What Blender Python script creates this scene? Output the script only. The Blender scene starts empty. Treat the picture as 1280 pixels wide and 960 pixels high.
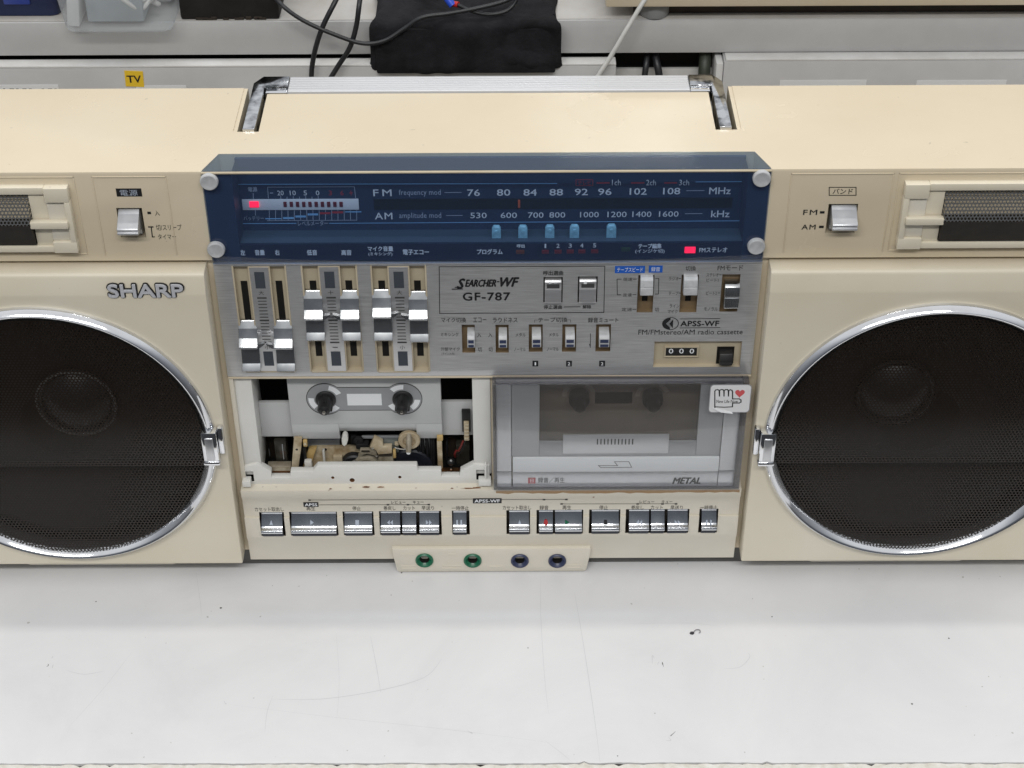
import bpy, bmesh, math, random
import numpy as np
from mathutils import Vector, Matrix
random.seed(7)
SC = bpy.context.scene
COL = SC.collection
MM = 0.001

# ------------------------------------------------------------------ camera
F_PX = 2154.67                       # focal length in pixels of a 1280 wide picture
CAM = np.array([15.1, -860.1, 821.1])            # millimetres
PITCH, YAW, ROLL = 0.6562, 0.0011, -0.005
def cam_axes():
    cp, sp = math.cos(PITCH), math.sin(PITCH)
    fw = np.array([0, cp, -sp]); up = np.array([0, sp, cp]); rt = np.array([1., 0, 0])
    c, s = math.cos(YAW), math.sin(YAW)
    Zr = np.array([[c, -s, 0], [s, c, 0], [0, 0, 1]])
    fw, up, rt = Zr @ fw, Zr @ up, Zr @ rt
    c, s = math.cos(ROLL), math.sin(ROLL)
    return c*rt + s*up, -s*rt + c*up, fw
RT, UP, FW = cam_axes()
cam_data = bpy.data.cameras.new('camera')
cam = bpy.data.objects.new('camera', cam_data)
COL.objects.link(cam)
cam_data.sensor_width = 36.0
cam_data.lens = 36.0*F_PX/1280
cam_data.clip_start = 0.02
cam_data.clip_end = 60
cam.matrix_world = Matrix(((RT[0], UP[0], -FW[0], CAM[0]*MM), (RT[1], UP[1], -FW[1], CAM[1]*MM),
                           (RT[2], UP[2], -FW[2], CAM[2]*MM), (0, 0, 0, 1)))
SC.camera = cam

# ------------------------------------------------------------------ world: the dim grey workshop room round the bench
world = bpy.data.worlds.new('World'); SC.world = world; world.use_nodes = True
wn, wl = world.node_tree.nodes, world.node_tree.links
wn.clear()
wo = wn.new('ShaderNodeOutputWorld'); bg = wn.new('ShaderNodeBackground')
tc = wn.new('ShaderNodeTexCoord'); sx = wn.new('ShaderNodeSeparateXYZ')
wl.new(tc.outputs['Generated'], sx.inputs[0])
rampz = wn.new('ShaderNodeValToRGB')
mz = wn.new('ShaderNodeMapRange'); mz.inputs[1].default_value = -1; mz.inputs[2].default_value = 1
wl.new(sx.outputs['Z'], mz.inputs[0]); wl.new(mz.outputs[0], rampz.inputs[0])
def stops(r, lst):
    e = r.color_ramp.elements
    while len(e) > 1: e.remove(e[-1])
    e[0].position = lst[0][0]; e[0].color = (*lst[0][1], 1)
    for p, c in lst[1:]:
        n = e.new(p); n.color = (*c, 1)
stops(rampz, [(0.0, (.16, .155, .15)), (.40, (.20, .20, .20)), (.52, (.30, .31, .33)), (.70, (.62, .64, .67)), (.80, (.95, .97, 1.0)), (1.0, (1.0, 1.0, 1.0))])
# the aisle on the operator's side (-Y) is darker and bluish
mf = wn.new('ShaderNodeMapRange'); mf.inputs[1].default_value = 0.15; mf.inputs[2].default_value = -0.75
mf.inputs[3].default_value = 0.0; mf.inputs[4].default_value = 1.0
wl.new(sx.outputs['Y'], mf.inputs[0])
mh = wn.new('ShaderNodeMapRange'); mh.inputs[1].default_value = .28; mh.inputs[2].default_value = .55
mh.inputs[3].default_value = 1.0; mh.inputs[4].default_value = 0.25
wl.new(sx.outputs['Z'], mh.inputs[0])
mm_ = wn.new('ShaderNodeMath'); mm_.operation = 'MULTIPLY'; wl.new(mf.outputs[0], mm_.inputs[0]); wl.new(mh.outputs[0], mm_.inputs[1])
mixw = wn.new('ShaderNodeMix'); mixw.data_type = 'RGBA'; mixw.blend_type = 'MULTIPLY'
wl.new(mm_.outputs[0], mixw.inputs[0]); wl.new(rampz.outputs[0], mixw.inputs[6])
mixw.inputs[7].default_value = (.27, .285, .31, 1)
wl.new(mixw.outputs[2], bg.inputs[0]); bg.inputs[1].default_value = 0.86
wl.new(bg.outputs[0], wo.inputs[0])

# ------------------------------------------------------------------ ceiling lamps of the workshop, plus an added front fill
def area_lamp(loc, size, power, aim=None, col=(1, .985, .95)):
    d = bpy.data.lights.new('area_lamp', 'AREA'); d.shape = 'RECTANGLE'
    d.size, d.size_y = size; d.energy = power; d.color = col
    o = bpy.data.objects.new('area_lamp', d); COL.objects.link(o)
    o.location = loc
    if aim is not None:
        o.rotation_euler = (Vector(aim)-Vector(loc)).to_track_quat('-Z', 'Y').to_euler()
    return o
area_lamp((0.1, 0.335, 2.3), (2.4, 0.06), 13.5)
area_lamp((-0.2, -1.9, 2.4), (2.4, 0.3), 58)  # fill lamp added to brighten the shaded cabinet front
area_lamp((0.35, 3.6, 2.275), (0.40, 0.13), 2.6, aim=(0.1, 0.05, 0.3))
SC.view_settings.view_transform = 'Standard'
SC.view_settings.look = 'None'
SC.view_settings.exposure = -0.05
SC.view_settings.gamma = 1.0
try:
    SC.cycles.max_bounces = 10; SC.cycles.transparent_max_bounces = 16
    SC.cycles.use_denoising = True
except Exception: pass

# ------------------------------------------------------------------ measuring: photo pixel (1280x960) to a point on a plane y = const or z = const
def ray(u, v): return FW + RT*(u-640)/F_PX - UP*(v-480)/F_PX
def P(u, v, y=0.0):
    d = ray(u, v); t = (y-CAM[1])/d[1]; p = CAM + t*d
    return float(p[0]), float(p[2])
def PZ(u, v, z):
    d = ray(u, v); t = (z-CAM[2])/d[2]; p = CAM + t*d
    return float(p[0]), float(p[1])
def rect(u0, v0, u1, v1, y=0.0):
    a = P(u0, v0, y); b = P(u1, v1, y)
    return a[0], b[0], b[1], a[1]           # x0, x1, z0, z1

# ------------------------------------------------------------------ materials
def nt(name):
    m = bpy.data.materials.new(name); m.use_nodes = True
    n, l = m.node_tree.nodes, m.node_tree.links
    return m, n, l, n['Principled BSDF']
def rgb(r, g, b):                            # sRGB 0..255 to linear
    f = lambda c: (c/255/12.92) if c <= 10 else ((c/255+.055)/1.055)**2.4
    return (f(r), f(g), f(b))
def plastic(name, c, rough=.4, var=.06, scale=14, bump=.03, bscale=900, spec=.5, c2=None, coat=0, streak=None, speck=0, bdist=.0006):
    m, n, l, b = nt(name)
    t = n.new('ShaderNodeTexCoord'); nz = n.new('ShaderNodeTexNoise')
    nz.inputs['Scale'].default_value = scale; nz.inputs['Detail'].default_value = 6; nz.inputs['Roughness'].default_value = .62
    if streak:
        mp = n.new('ShaderNodeMapping'); mp.inputs['Scale'].default_value = streak
        l.new(t.outputs['Object'], mp.inputs[0]); l.new(mp.outputs[0], nz.inputs['Vector'])
    else: l.new(t.outputs['Object'], nz.inputs['Vector'])
    mx = n.new('ShaderNodeMix'); mx.data_type = 'RGBA'
    d = c2 or tuple(x*(1-var*2) for x in c); u = tuple(min(1, x*(1+var)) for x in c)
    mx.inputs[6].default_value = (*d, 1); mx.inputs[7].default_value = (*u, 1)
    rp = n.new('ShaderNodeMapRange'); rp.inputs[1].default_value = .3; rp.inputs[2].default_value = .7
    l.new(nz.outputs[0], rp.inputs[0]); l.new(rp.outputs[0], mx.inputs[0]); l.new(mx.outputs[2], b.inputs['Base Color'])
    if speck:                                # scattered dirt specks, and a sheen that is not quite even
        sn = n.new('ShaderNodeTexNoise'); sn.inputs['Scale'].default_value = 260; sn.inputs['Detail'].default_value = 1
        l.new(t.outputs['Object'], sn.inputs['Vector'])
        sr = n.new('ShaderNodeMapRange'); sr.inputs[1].default_value = .765; sr.inputs[2].default_value = .83; sr.inputs[3].default_value = 0; sr.inputs[4].default_value = speck
        l.new(sn.outputs[0], sr.inputs[0])
        sm = n.new('ShaderNodeMix'); sm.data_type = 'RGBA'; l.new(sr.outputs[0], sm.inputs[0]); l.new(mx.outputs[2], sm.inputs[6])
        sm.inputs[7].default_value = (*[x*.35 for x in c], 1); l.new(sm.outputs[2], b.inputs['Base Color'])
    b.inputs['Roughness'].default_value = rough; b.inputs['Specular IOR Level'].default_value = spec
    if speck:
        rn = n.new('ShaderNodeTexNoise'); rn.inputs['Scale'].default_value = 22; rn.inputs['Detail'].default_value = 5
        l.new(t.outputs['Object'], rn.inputs['Vector'])
        r3 = n.new('ShaderNodeMapRange'); r3.inputs[3].default_value = rough*.75; r3.inputs[4].default_value = rough*1.3
        l.new(rn.outputs[0], r3.inputs[0]); l.new(r3.outputs[0], b.inputs['Roughness'])
    if coat: b.inputs['Coat Weight'].default_value = coat; b.inputs['Coat Roughness'].default_value = .08
    if bump:
        n2 = n.new('ShaderNodeTexNoise'); n2.inputs['Scale'].default_value = bscale; n2.inputs['Detail'].default_value = 2
        l.new(t.outputs['Object'], n2.inputs['Vector'])
        bp = n.new('ShaderNodeBump'); bp.inputs['Strength'].default_value = bump; bp.inputs['Distance'].default_value = bdist
        l.new(n2.outputs[0], bp.inputs['Height']); l.new(bp.outputs[0], b.inputs['Normal'])
    return m
def flat(name, c, rough=.5, spec=.4, metal=0):
    m, n, l, b = nt(name)
    b.inputs['Base Color'].default_value = (*c, 1); b.inputs['Roughness'].default_value = rough
    b.inputs['Specular IOR Level'].default_value = spec; b.inputs['Metallic'].default_value = metal
    return m
def metal(name, c, rough=.2, var=.15, scale=300, stretch=(1, 1, 1), bump=0.0, metallic=1.0, cvar=.1):
    m, n, l, b = nt(name)
    t = n.new('ShaderNodeTexCoord'); mp = n.new('ShaderNodeMapping'); mp.inputs['Scale'].default_value = stretch
    nz = n.new('ShaderNodeTexNoise'); nz.inputs['Scale'].default_value = scale; nz.inputs['Detail'].default_value = 4
    l.new(t.outputs['Object'], mp.inputs[0]); l.new(mp.outputs[0], nz.inputs['Vector'])
    r = n.new('ShaderNodeMapRange'); r.inputs[1].default_value = .3; r.inputs[2].default_value = .7
    r.inputs[3].default_value = max(.02, rough*(1-var)); r.inputs[4].default_value = rough*(1+var)
    l.new(nz.outputs[0], r.inputs[0]); l.new(r.outputs[0], b.inputs['Roughness'])
    mx = n.new('ShaderNodeMix'); mx.data_type = 'RGBA'
    mx.inputs[6].default_value = (*[x*(1-cvar) for x in c], 1); mx.inputs[7].default_value = (*[min(1, x*(1+cvar)) for x in c], 1)
    r2 = n.new('ShaderNodeMapRange'); r2.inputs[1].default_value = .3; r2.inputs[2].default_value = .7
    l.new(nz.outputs[0], r2.inputs[0]); l.new(r2.outputs[0], mx.inputs[0]); l.new(mx.outputs[2], b.inputs['Base Color'])
    b.inputs['Metallic'].default_value = metallic
    if bump:
        bp = n.new('ShaderNodeBump'); bp.inputs['Strength'].default_value = bump; bp.inputs['Distance'].default_value = .0002
        l.new(nz.outputs[0], bp.inputs['Height']); l.new(bp.outputs[0], b.inputs['Normal'])
    return m
def glass(name, tint, refl=1.45, rough=.03, mixin=None):
    m = bpy.data.materials.new(name); m.use_nodes = True
    n, l = m.node_tree.nodes, m.node_tree.links; n.clear()
    o = n.new('ShaderNodeOutputMaterial'); tr = n.new('ShaderNodeBsdfTransparent'); tr.inputs[0].default_value = (*tint, 1)
    g = n.new('ShaderNodeBsdfGlossy'); g.inputs['Roughness'].default_value = rough
    fr = n.new('ShaderNodeFresnel'); fr.inputs[0].default_value = refl
    ge = n.new('ShaderNodeNewGeometry'); om = n.new('ShaderNodeMath'); om.operation = 'SUBTRACT'; om.inputs[0].default_value = 1.0
    l.new(ge.outputs['Backfacing'], om.inputs[1]); mu = n.new('ShaderNodeMath'); mu.operation = 'MULTIPLY'
    l.new(fr.outputs[0], mu.inputs[0]); l.new(om.outputs[0], mu.inputs[1])
    mx = n.new('ShaderNodeMixShader'); l.new(mu.outputs[0], mx.inputs[0]); l.new(tr.outputs[0], mx.inputs[1]); l.new(g.outputs[0], mx.inputs[2])
    last = mx
    if mixin:                                 # a little of the plastic's own body colour
        df = n.new('ShaderNodeBsdfDiffuse'); df.inputs[0].default_value = (*mixin[0], 1)
        m2 = n.new('ShaderNodeMixShader'); m2.inputs[0].default_value = mixin[1]
        l.new(mx.outputs[0], m2.inputs[1]); l.new(df.outputs[0], m2.inputs[2]); last = m2
    l.new(last.outputs[0], o.inputs[0])
    return m
def lamp_mat(name, c, s):
    m, n, l, b = nt(name)
    b.inputs['Base Color'].default_value = (*c, 1); b.inputs['Emission Color'].default_value = (*c, 1)
    b.inputs['Emission Strength'].default_value = s; b.inputs['Roughness'].default_value = .3
    return m

CREAM_TOP = (.70, .585, .43)
M = {}
M['cream'] = plastic('cream_plastic', (.66, .58, .445), .25, .035, 6, .10, 1100, .45, c2=(.635, .54, .39), speck=.35, bdist=.00006)
M['cream_front'] = plastic('front_cream_plastic', (.735, .685, .57), .32, .03, 7, .10, 1100, .45, c2=(.70, .63, .49), speck=.35, bdist=.00006)
M['cream_pale'] = plastic('pale_cream_plastic', (.71, .67, .58), .4, .03, 9, .05, 1400, .45, c2=(.66, .61, .51), speck=.35, bdist=.00006)
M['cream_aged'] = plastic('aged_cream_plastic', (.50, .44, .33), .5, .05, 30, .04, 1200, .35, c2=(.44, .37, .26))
M['white_plastic'] = plastic('off_white_plastic', (.74, .74, .72), .42, .03, 20, .03, 1200, .4, c2=(.69, .68, .64))
M['grey_plastic'] = plastic('light_grey_plastic', (.52, .53, .53), .45, .03, 30, .05, 1600, .4)
M['mid_grey'] = plastic('mid_grey_plastic', (.30, .31, .32), .5, .05, 30, .03, 1200, .4)
M['brushed'] = metal('brushed_aluminium', (.59, .59, .595), .42, .22, 60, (1, 30, 40), .12, .68, .14)
M['brushed_light'] = metal('brushed_light_aluminium', (.60, .60, .61), .38, .2, 70, (1, 30, 30), .06, .75, .06)
M['silver_satin'] = metal('satin_silver', (.62, .625, .64), .33, .15, 200, (1, 1, 1), .05, .9, .05)
M['alu_grip'] = metal('grip_aluminium', (.66, .665, .68), .42, .1, 60, (.2, 3, 3), .0, .35, .02)
M['chrome'] = metal('chrome', (.78, .79, .81), .10, .5, 60, (1, 1, 1), .04, 1, .05)
M['key_chrome'] = metal('key_chrome', (.72, .74, .77), .17, .1, 90, (1, 1, 1), .015, 1, .08)
M['black_hood'] = plastic('black_hood', (.020, .016, .013), .55, .2, 120, .05, 900, .3)
M['lever'] = metal('grey_satin_lever', (.46, .47, .49), .36, .15, 200, (1, 1, 1), .03, .55, .05)
M['scale_grey'] = flat('slate_grey_print', (.05, .06, .075), .5)
M['well_shade'] = plastic('shaded_cream_well', (.22, .155, .085), .55, .15, 60, 0)  # cream darkened to brown for the shade down in the switch wells
M['key_shade'] = plastic('navy_key_shade', (.02, .025, .04), .35, .1, 90, 0)
M['cap_metal'] = metal('satin_cap_metal', (.53, .54, .55), .21, .2, 120, (1, 1, 1), .0, .97, .04)
M['under_shade'] = plastic('underside_shade', (.10, .098, .094), .6, .1, 40, 0)
M['smoky'] = plastic('smoky_brown_plastic', (.035, .032, .026), .22, .2, 60, 0, 900, .6)
M['steel_dark'] = metal('dark_steel', (.16, .165, .17), .3, .3, 120)
M['navy_rubber'] = plastic('navy_black_rubber', (.018, .02, .03), .45, .2, 90, 0)
M['red_wire'] = flat('dark_red_wire', (.16, .018, .015), .45)
M['top_glass'] = glass('steel_blue_acrylic', (.84, .90, .96), 1.5, .05, ((.22, .30, .40), .09))
M['rim_glint'] = flat('cap_rim_glint', (.10, .098, .095), .45)
M['rocker'] = plastic('pale_rocker_plastic', (.50, .51, .52), .4, .1, 200, 0)
M['black'] = plastic('black_plastic', (.012, .012, .013), .45, .2, 50, .03)
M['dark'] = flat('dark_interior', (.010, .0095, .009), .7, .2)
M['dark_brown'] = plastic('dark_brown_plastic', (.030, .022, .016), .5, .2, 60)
M['navy'] = plastic('navy_dial', (.019, .034, .076), .5, .05, 60, 0, 900, .25)
M['navy_dark'] = plastic('dark_navy_strip', (.008, .016, .04), .5, .1, 60, 0, 900, .25)
M['slate'] = plastic('slate_ledge', (.045, .075, .11), .45, .06, 60, 0)
M['scale_black'] = flat('scale_window_black', (.006, .008, .010), .3, .4)
M['print_black'] = flat('black_print', (.012, .012, .014), .55)
M['print_grey'] = flat('dark_grey_print', (.05, .05, .05), .55)
M['print_white'] = flat('white_print', (.80, .82, .84), .55)
M['print_dim'] = flat('dim_print', (.42, .47, .55), .55)
M['print_blue'] = flat('light_blue_print', (.22, .48, .78), .5)
M['print_red'] = flat('red_print', (.42, .03, .035), .5)
M['label_blue'] = flat('blue_label_print', (.015, .11, .50), .45)
M['tab_blue'] = plastic('pale_blue_tab', (.30, .60, .74), .25, .15, 300, 0)
M['led_red'] = lamp_mat('lit_red_lamp', (1.0, .012, .06), 1.6)
M['led_off'] = flat('unlit_red_lamp', (.15, .010, .016), .3)
M['pointer'] = flat('orange_pointer', (.55, .10, .03), .4)
M['orange_off'] = flat('unlit_orange_lamp', (.13, .028, .012), .4)
M['green_off'] = flat('unlit_green_lamp', (.012, .035, .015), .4)
M['jack_green'] = plastic('green_jack_plastic', (.008, .13, .065), .3, .1, 200, 0)
M['jack_navy'] = plastic('navy_jack_plastic', (.035, .045, .10), .35, .1, 200, 0)
M['acrylic'] = glass('clear_acrylic', (.975, .98, .985), 1.52, .03, ((.4, .4, .41), .03))
M['acrylic_edge'] = glass('acrylic_rim', (.72, .72, .74), 1.5, .06, ((.14, .14, .16), .30))
M['smoke'] = glass('smoked_acrylic', (.76, .72, .68), 1.5, .04, ((.19, .17, .15), .12))
M['blue_glass'] = glass('blue_tinted_acrylic', (.86, .91, .98), 1.48, .03, ((.12, .18, .30), .075))
M['copper'] = metal('copper_brown', (.35, .17, .08), .4, .2, 90)
M['brass'] = metal('dull_brass', (.62, .52, .36), .45, .3, 120, (1, 1, 1), .1, .25, .2)
M['steel'] = metal('dull_steel', (.42, .40, .36), .32, .3, 120, (1, 1, 1), .1, .85, .2)
M['rubber'] = plastic('black_rubber', (.014, .014, .016), .5, .2, 90, .05)
M['rust'] = plastic('rust_stain', (.20, .085, .03), .7, .3, 60, 0)
M['red_plastic'] = flat('red_plastic', (.45, .02, .015), .35)
M['cable_black'] = plastic('black_cable_sheath', (.014, .015, .018), .42, .2, 60, 0)
M['cable_white'] = plastic('white_cable_sheath', (.62, .62, .60), .45, .08, 60, 0)
M['yellow'] = flat('yellow_paper', (.78, .52, .03), .6)
M['paper'] = flat('white_paper', (.72, .73, .74), .65)
M['shelf'] = plastic('grey_painted_board', (.50, .50, .50), .55, .05, 18, .05, 300, .3)
M['shelf_white'] = plastic('white_board_edge', (.64, .64, .635), .5, .06, 30, .05, 300, .3, c2=(.55, .54, .52))

def grille_mat(name, pitch, hole, dark, wire, rough):
    m, n, l, b = nt(name)
    t = n.new('ShaderNodeTexCoord'); s = n.new('ShaderNodeSeparateXYZ'); l.new(t.outputs['Object'], s.inputs[0])
    def M_(op, a, bb=None):
        k = n.new('ShaderNodeMath'); k.operation = op
        for i, v in enumerate((a, bb)):
            if v is None: continue
            if isinstance(v, (int, float)): k.inputs[i].default_value = v
            else: l.new(v, k.inputs[i])
        return k.outputs[0]
    rowh = pitch*.866
    row = M_('DIVIDE', s.outputs['Z'], rowh); fl = M_('FLOOR', row)
    odd = M_('MULTIPLY', M_('FLOORED_MODULO', fl, 2.0), .5)
    fx = M_('SUBTRACT', M_('FRACT', M_('ADD', M_('DIVIDE', s.outputs['X'], pitch), odd)), .5)
    fz = M_('MULTIPLY', M_('SUBTRACT', M_('FRACT', row), .5), .866)
    d = M_('SQRT', M_('ADD', M_('MULTIPLY', fx, fx), M_('MULTIPLY', fz, fz)))
    mask = n.new('ShaderNodeMapRange'); mask.inputs[1].default_value = hole-.03; mask.inputs[2].default_value = hole+.03
    l.new(d, mask.inputs[0])
    tr = n.new('ShaderNodeBsdfTransparent'); mix = n.new('ShaderNodeMixShader')
    out = n['Material Output']
    l.new(mask.outputs[0], mix.inputs[0]); l.new(tr.outputs[0], mix.inputs[1]); l.new(b.outputs[0], mix.inputs[2]); l.new(mix.outputs[0], out.inputs[0])
    b.inputs['Base Color'].default_value = (*wire, 1); b.inputs['Roughness'].default_value = rough
    b.inputs['Specular IOR Level'].default_value = .36
    return m
M['grille'] = grille_mat('perforated_black_grille', .0023, .33, None, (.018, .0125, .009), .17)
M['tweeter_mesh'] = grille_mat('perforated_grey_grille', .0021, .36, None, (.10, .102, .106), .5)

def pitted_chrome():
    m, n, l, b = nt('pitted_chrome')
    t = n.new('ShaderNodeTexCoord'); nz = n.new('ShaderNodeTexNoise'); nz.inputs['Scale'].default_value = 110; nz.inputs['Detail'].default_value = 4
    l.new(t.outputs['Object'], nz.inputs['Vector'])
    r = n.new('ShaderNodeValToRGB'); stops(r, [(.34, (.06, .065, .07)), (.46, (.42, .43, .45)), (.60, (.62, .64, .66))])
    l.new(nz.outputs[0], r.inputs[0]); l.new(r.outputs[0], b.inputs['Base Color'])
    b.inputs['Metallic'].default_value = 1; b.inputs['Roughness'].default_value = .14
    return m
M['chrome_pitted'] = pitted_chrome()

# ------------------------------------------------------------------ mesh builder (millimetres)
class MB:
    def __init__(s): s.v = []; s.f = []; s.mi = []; s.mats = []; s.sm = []
    def mid(s, m):
        if m not in s.mats: s.mats.append(m)
        return s.mats.index(m)
    def add(s, vs, fs, m, smooth=False):
        o = len(s.v); k = s.mid(m); s.sm += [smooth]*len(fs)
        s.v += [tuple(v) for v in vs]; s.f += [tuple(i+o for i in f) for f in fs]; s.mi += [k]*len(fs)
        return s
    def addbm(s, bm, m):
        bm.verts.ensure_lookup_table(); bm.verts.index_update()
        s.add([v.co[:] for v in bm.verts], [[v.index for v in f.verts] for f in bm.faces], m); bm.free(); return s
    def box(s, x0, x1, y0, y1, z0, z1, m, b=.4, seg=2, rot=None, piv=None):
        bm = bmesh.new(); bmesh.ops.create_cube(bm, size=1)
        for v in bm.verts:
            v.co = ((x0+x1)/2+v.co.x*(x1-x0), (y0+y1)/2+v.co.y*(y1-y0), (z0+z1)/2+v.co.z*(z1-z0))
        b = min(b, abs(x1-x0)*.3, abs(y1-y0)*.3, abs(z1-z0)*.3)
        if b > .02: bmesh.ops.bevel(bm, geom=list(bm.edges), offset=b, segments=seg, profile=.5, affect='EDGES')
        if rot: bmesh.ops.rotate(bm, verts=bm.verts, cent=piv or ((x0+x1)/2, (y0+y1)/2, (z0+z1)/2), matrix=rot)
        return s.addbm(bm, m)
    def prism(s, pts, axis, a, b_, m, bev=0, seg=2):
        """closed outline extruded: axis 'y' pts=(x,z); 'x' pts=(y,z); 'z' pts=(x,y)"""
        mk = {'y': lambda p, t: (p[0], t, p[1]), 'x': lambda p, t: (t, p[0], p[1]), 'z': lambda p, t: (p[0], p[1], t)}[axis]
        bm = bmesh.new()
        A = [bm.verts.new(mk(p, a)) for p in pts]; B = [bm.verts.new(mk(p, b_)) for p in pts]
        bm.faces.new(A); bm.faces.new(B[::-1])
        n = len(pts)
        for i in range(n): bm.faces.new((A[i], B[i], B[(i+1) % n], A[(i+1) % n]))
        bmesh.ops.recalc_face_normals(bm, faces=bm.faces)
        if bev: bmesh.ops.bevel(bm, geom=list(bm.edges), offset=bev, segments=seg, profile=.5, affect='EDGES')
        return s.addbm(bm, m)
    def lathe(s, prof, cx, cz, m, n=64, axis='y', c0=0.0, sx=1.0, sz=1.0, cap=False):
        """profile (r, t) turned about an axis; axis 'y': t is y about (cx, cz); axis 'z': t is z about (cx, c0)"""
        vs = []; fs = []
        for (r, t) in prof:
            for k in range(n):
                a = 2*math.pi*k/n
                if axis == 'y': vs.append((cx+r*math.cos(a)*sx, t, cz+r*math.sin(a)*sz))
                elif axis == 'z': vs.append((cx+r*math.cos(a)*sx, cz+r*math.sin(a)*sz, t))
                else: vs.append((t, cx+r*math.cos(a), cz+r*math.sin(a)))
        for i in range(len(prof)-1):
            for k in range(n):
                a, b2 = i*n+k, i*n+(k+1) % n
                fs.append((a, b2, b2+n, a+n) if axis != 'y' else (a, a+n, b2+n, b2))
        if cap: fs.append(tuple(range((len(prof)-1)*n, len(prof)*n)))
        return s.add(vs, fs, m, True)
    def tube(s, pts, r, m, n=10, sub=8):
        P_ = [Vector(p) for p in pts]
        if sub > 1 and len(P_) > 2:
            Q = []
            for i in range(len(P_)-1):
                p0 = P_[max(0, i-1)]; p1 = P_[i]; p2 = P_[i+1]; p3 = P_[min(len(P_)-1, i+2)]
                for k in range(sub):
                    t = k/sub
                    Q.append(.5*((2*p1)+(p2-p0)*t+(2*p0-5*p1+4*p2-p3)*t*t+(3*p1-p0-3*p2+p3)*t**3))
            Q.append(P_[-1]); P_ = Q
        vs = []; fs = []; up = Vector((.3, .2, 1)).normalized()
        for i, p in enumerate(P_):
            d = (P_[min(i+1, len(P_)-1)]-P_[max(i-1, 0)]).normalized()
            a = d.cross(up)
            if a.length < 1e-3: a = d.cross(Vector((1, 0, 0)))
            a.normalize(); b2 = d.cross(a); up = -b2 if False else up
            for k in range(n):
                q = 2*math.pi*k/n; vs.append(p+r*(math.cos(q)*a+math.sin(q)*b2))
        for i in range(len(P_)-1):
            for k in range(n):
                fs.append((i*n+k, i*n+(k+1) % n, (i+1)*n+(k+1) % n, (i+1)*n+k))
        fs.append(tuple(range(n-1, -1, -1))); fs.append(tuple(range((len(P_)-1)*n, len(P_)*n)))
        return s.add(vs, fs, m, True)
    def line(s, pts, w, y, m, t=0.0):
        """thin printed line on the plane y through (x, z) points"""
        for (a, b2) in zip(pts[:-1], pts[1:]):
            d = Vector((b2[0]-a[0], b2[1]-a[1])); L = d.length
            if L < 1e-6: continue
            d /= L; nx, nz = -d.y*w/2, d.x*w/2; ex, ez = d.x*w/2*.98, d.y*w/2*.98
            q = [(a[0]-ex+nx, a[1]-ez+nz), (b2[0]+ex+nx, b2[1]+ez+nz), (b2[0]+ex-nx, b2[1]+ez-nz), (a[0]-ex-nx, a[1]-ez-nz)]
            s.add([(x, y, z) for x, z in q], [(0, 1, 2, 3)], m)
        return s
    def quad(s, x0, x1, z0, z1, y, m):
        return s.add([(x0, y, z0), (x1, y, z0), (x1, y, z1), (x0, y, z1)], [(0, 1, 2, 3)], m)
    def build(s, name, parent=None, smooth=True, loc=None):
        me = bpy.data.meshes.new(name)
        vs = [(x*MM, y*MM, z*MM) for x, y, z in s.v]
        me.from_pydata(vs, [], s.f)
        for mm in s.mats: me.materials.append(mm)
        me.polygons.foreach_set('material_index', s.mi)
        bm = bmesh.new(); bm.from_mesh(me); bmesh.ops.recalc_face_normals(bm, faces=bm.faces); bm.to_mesh(me); bm.free()
        if smooth:
            me.polygons.foreach_set('use_smooth', s.sm+[False]*(len(s.f)-len(s.sm))); me.set_sharp_from_angle(angle=math.radians(40))
        me.update()
        o = bpy.data.objects.new(name, me); COL.objects.link(o)
        if parent is not None: attach(o, parent)
        return o
def world_loc(o):
    p = Vector((0, 0, 0))
    while o is not None: p += o.location; o = o.parent
    return p
def attach(o, parent):
    o.parent = parent; o.location = o.location - world_loc(parent)
def cut(o, fn):
    """subtract the solid that fn draws from the mesh of o"""
    mb = MB(); fn(mb); c = mb.build('cutter', smooth=False)
    c.location = -world_loc(o) + world_loc(o)
    md = o.modifiers.new('cut', 'BOOLEAN'); md.operation = 'DIFFERENCE'; md.solver = 'EXACT'; md.object = c
    md.material_mode = 'TRANSFER'; md.use_self = False
    bpy.context.view_layer.update()
    dg = bpy.context.evaluated_depsgraph_get()
    me = bpy.data.meshes.new_from_object(o.evaluated_get(dg))
    o.modifiers.remove(md); old = o.data; o.data = me; me.name = o.name; bpy.data.meshes.remove(old)
    cm = c.data; bpy.data.objects.remove(c); bpy.data.meshes.remove(cm)
def thing(name, label, cat, loc=(0, 0, 0), group=None):
    o = bpy.data.objects.new(name, None); COL.objects.link(o); o.location = [v*MM for v in loc]
    o.empty_display_size = .02
    tag(o, label, cat, group); return o
def tag(o, label, cat, group=None):
    o['label'] = label; o['category'] = cat
    if group: o['group'] = group
def plabel(o, label): o['label'] = label; return o

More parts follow.
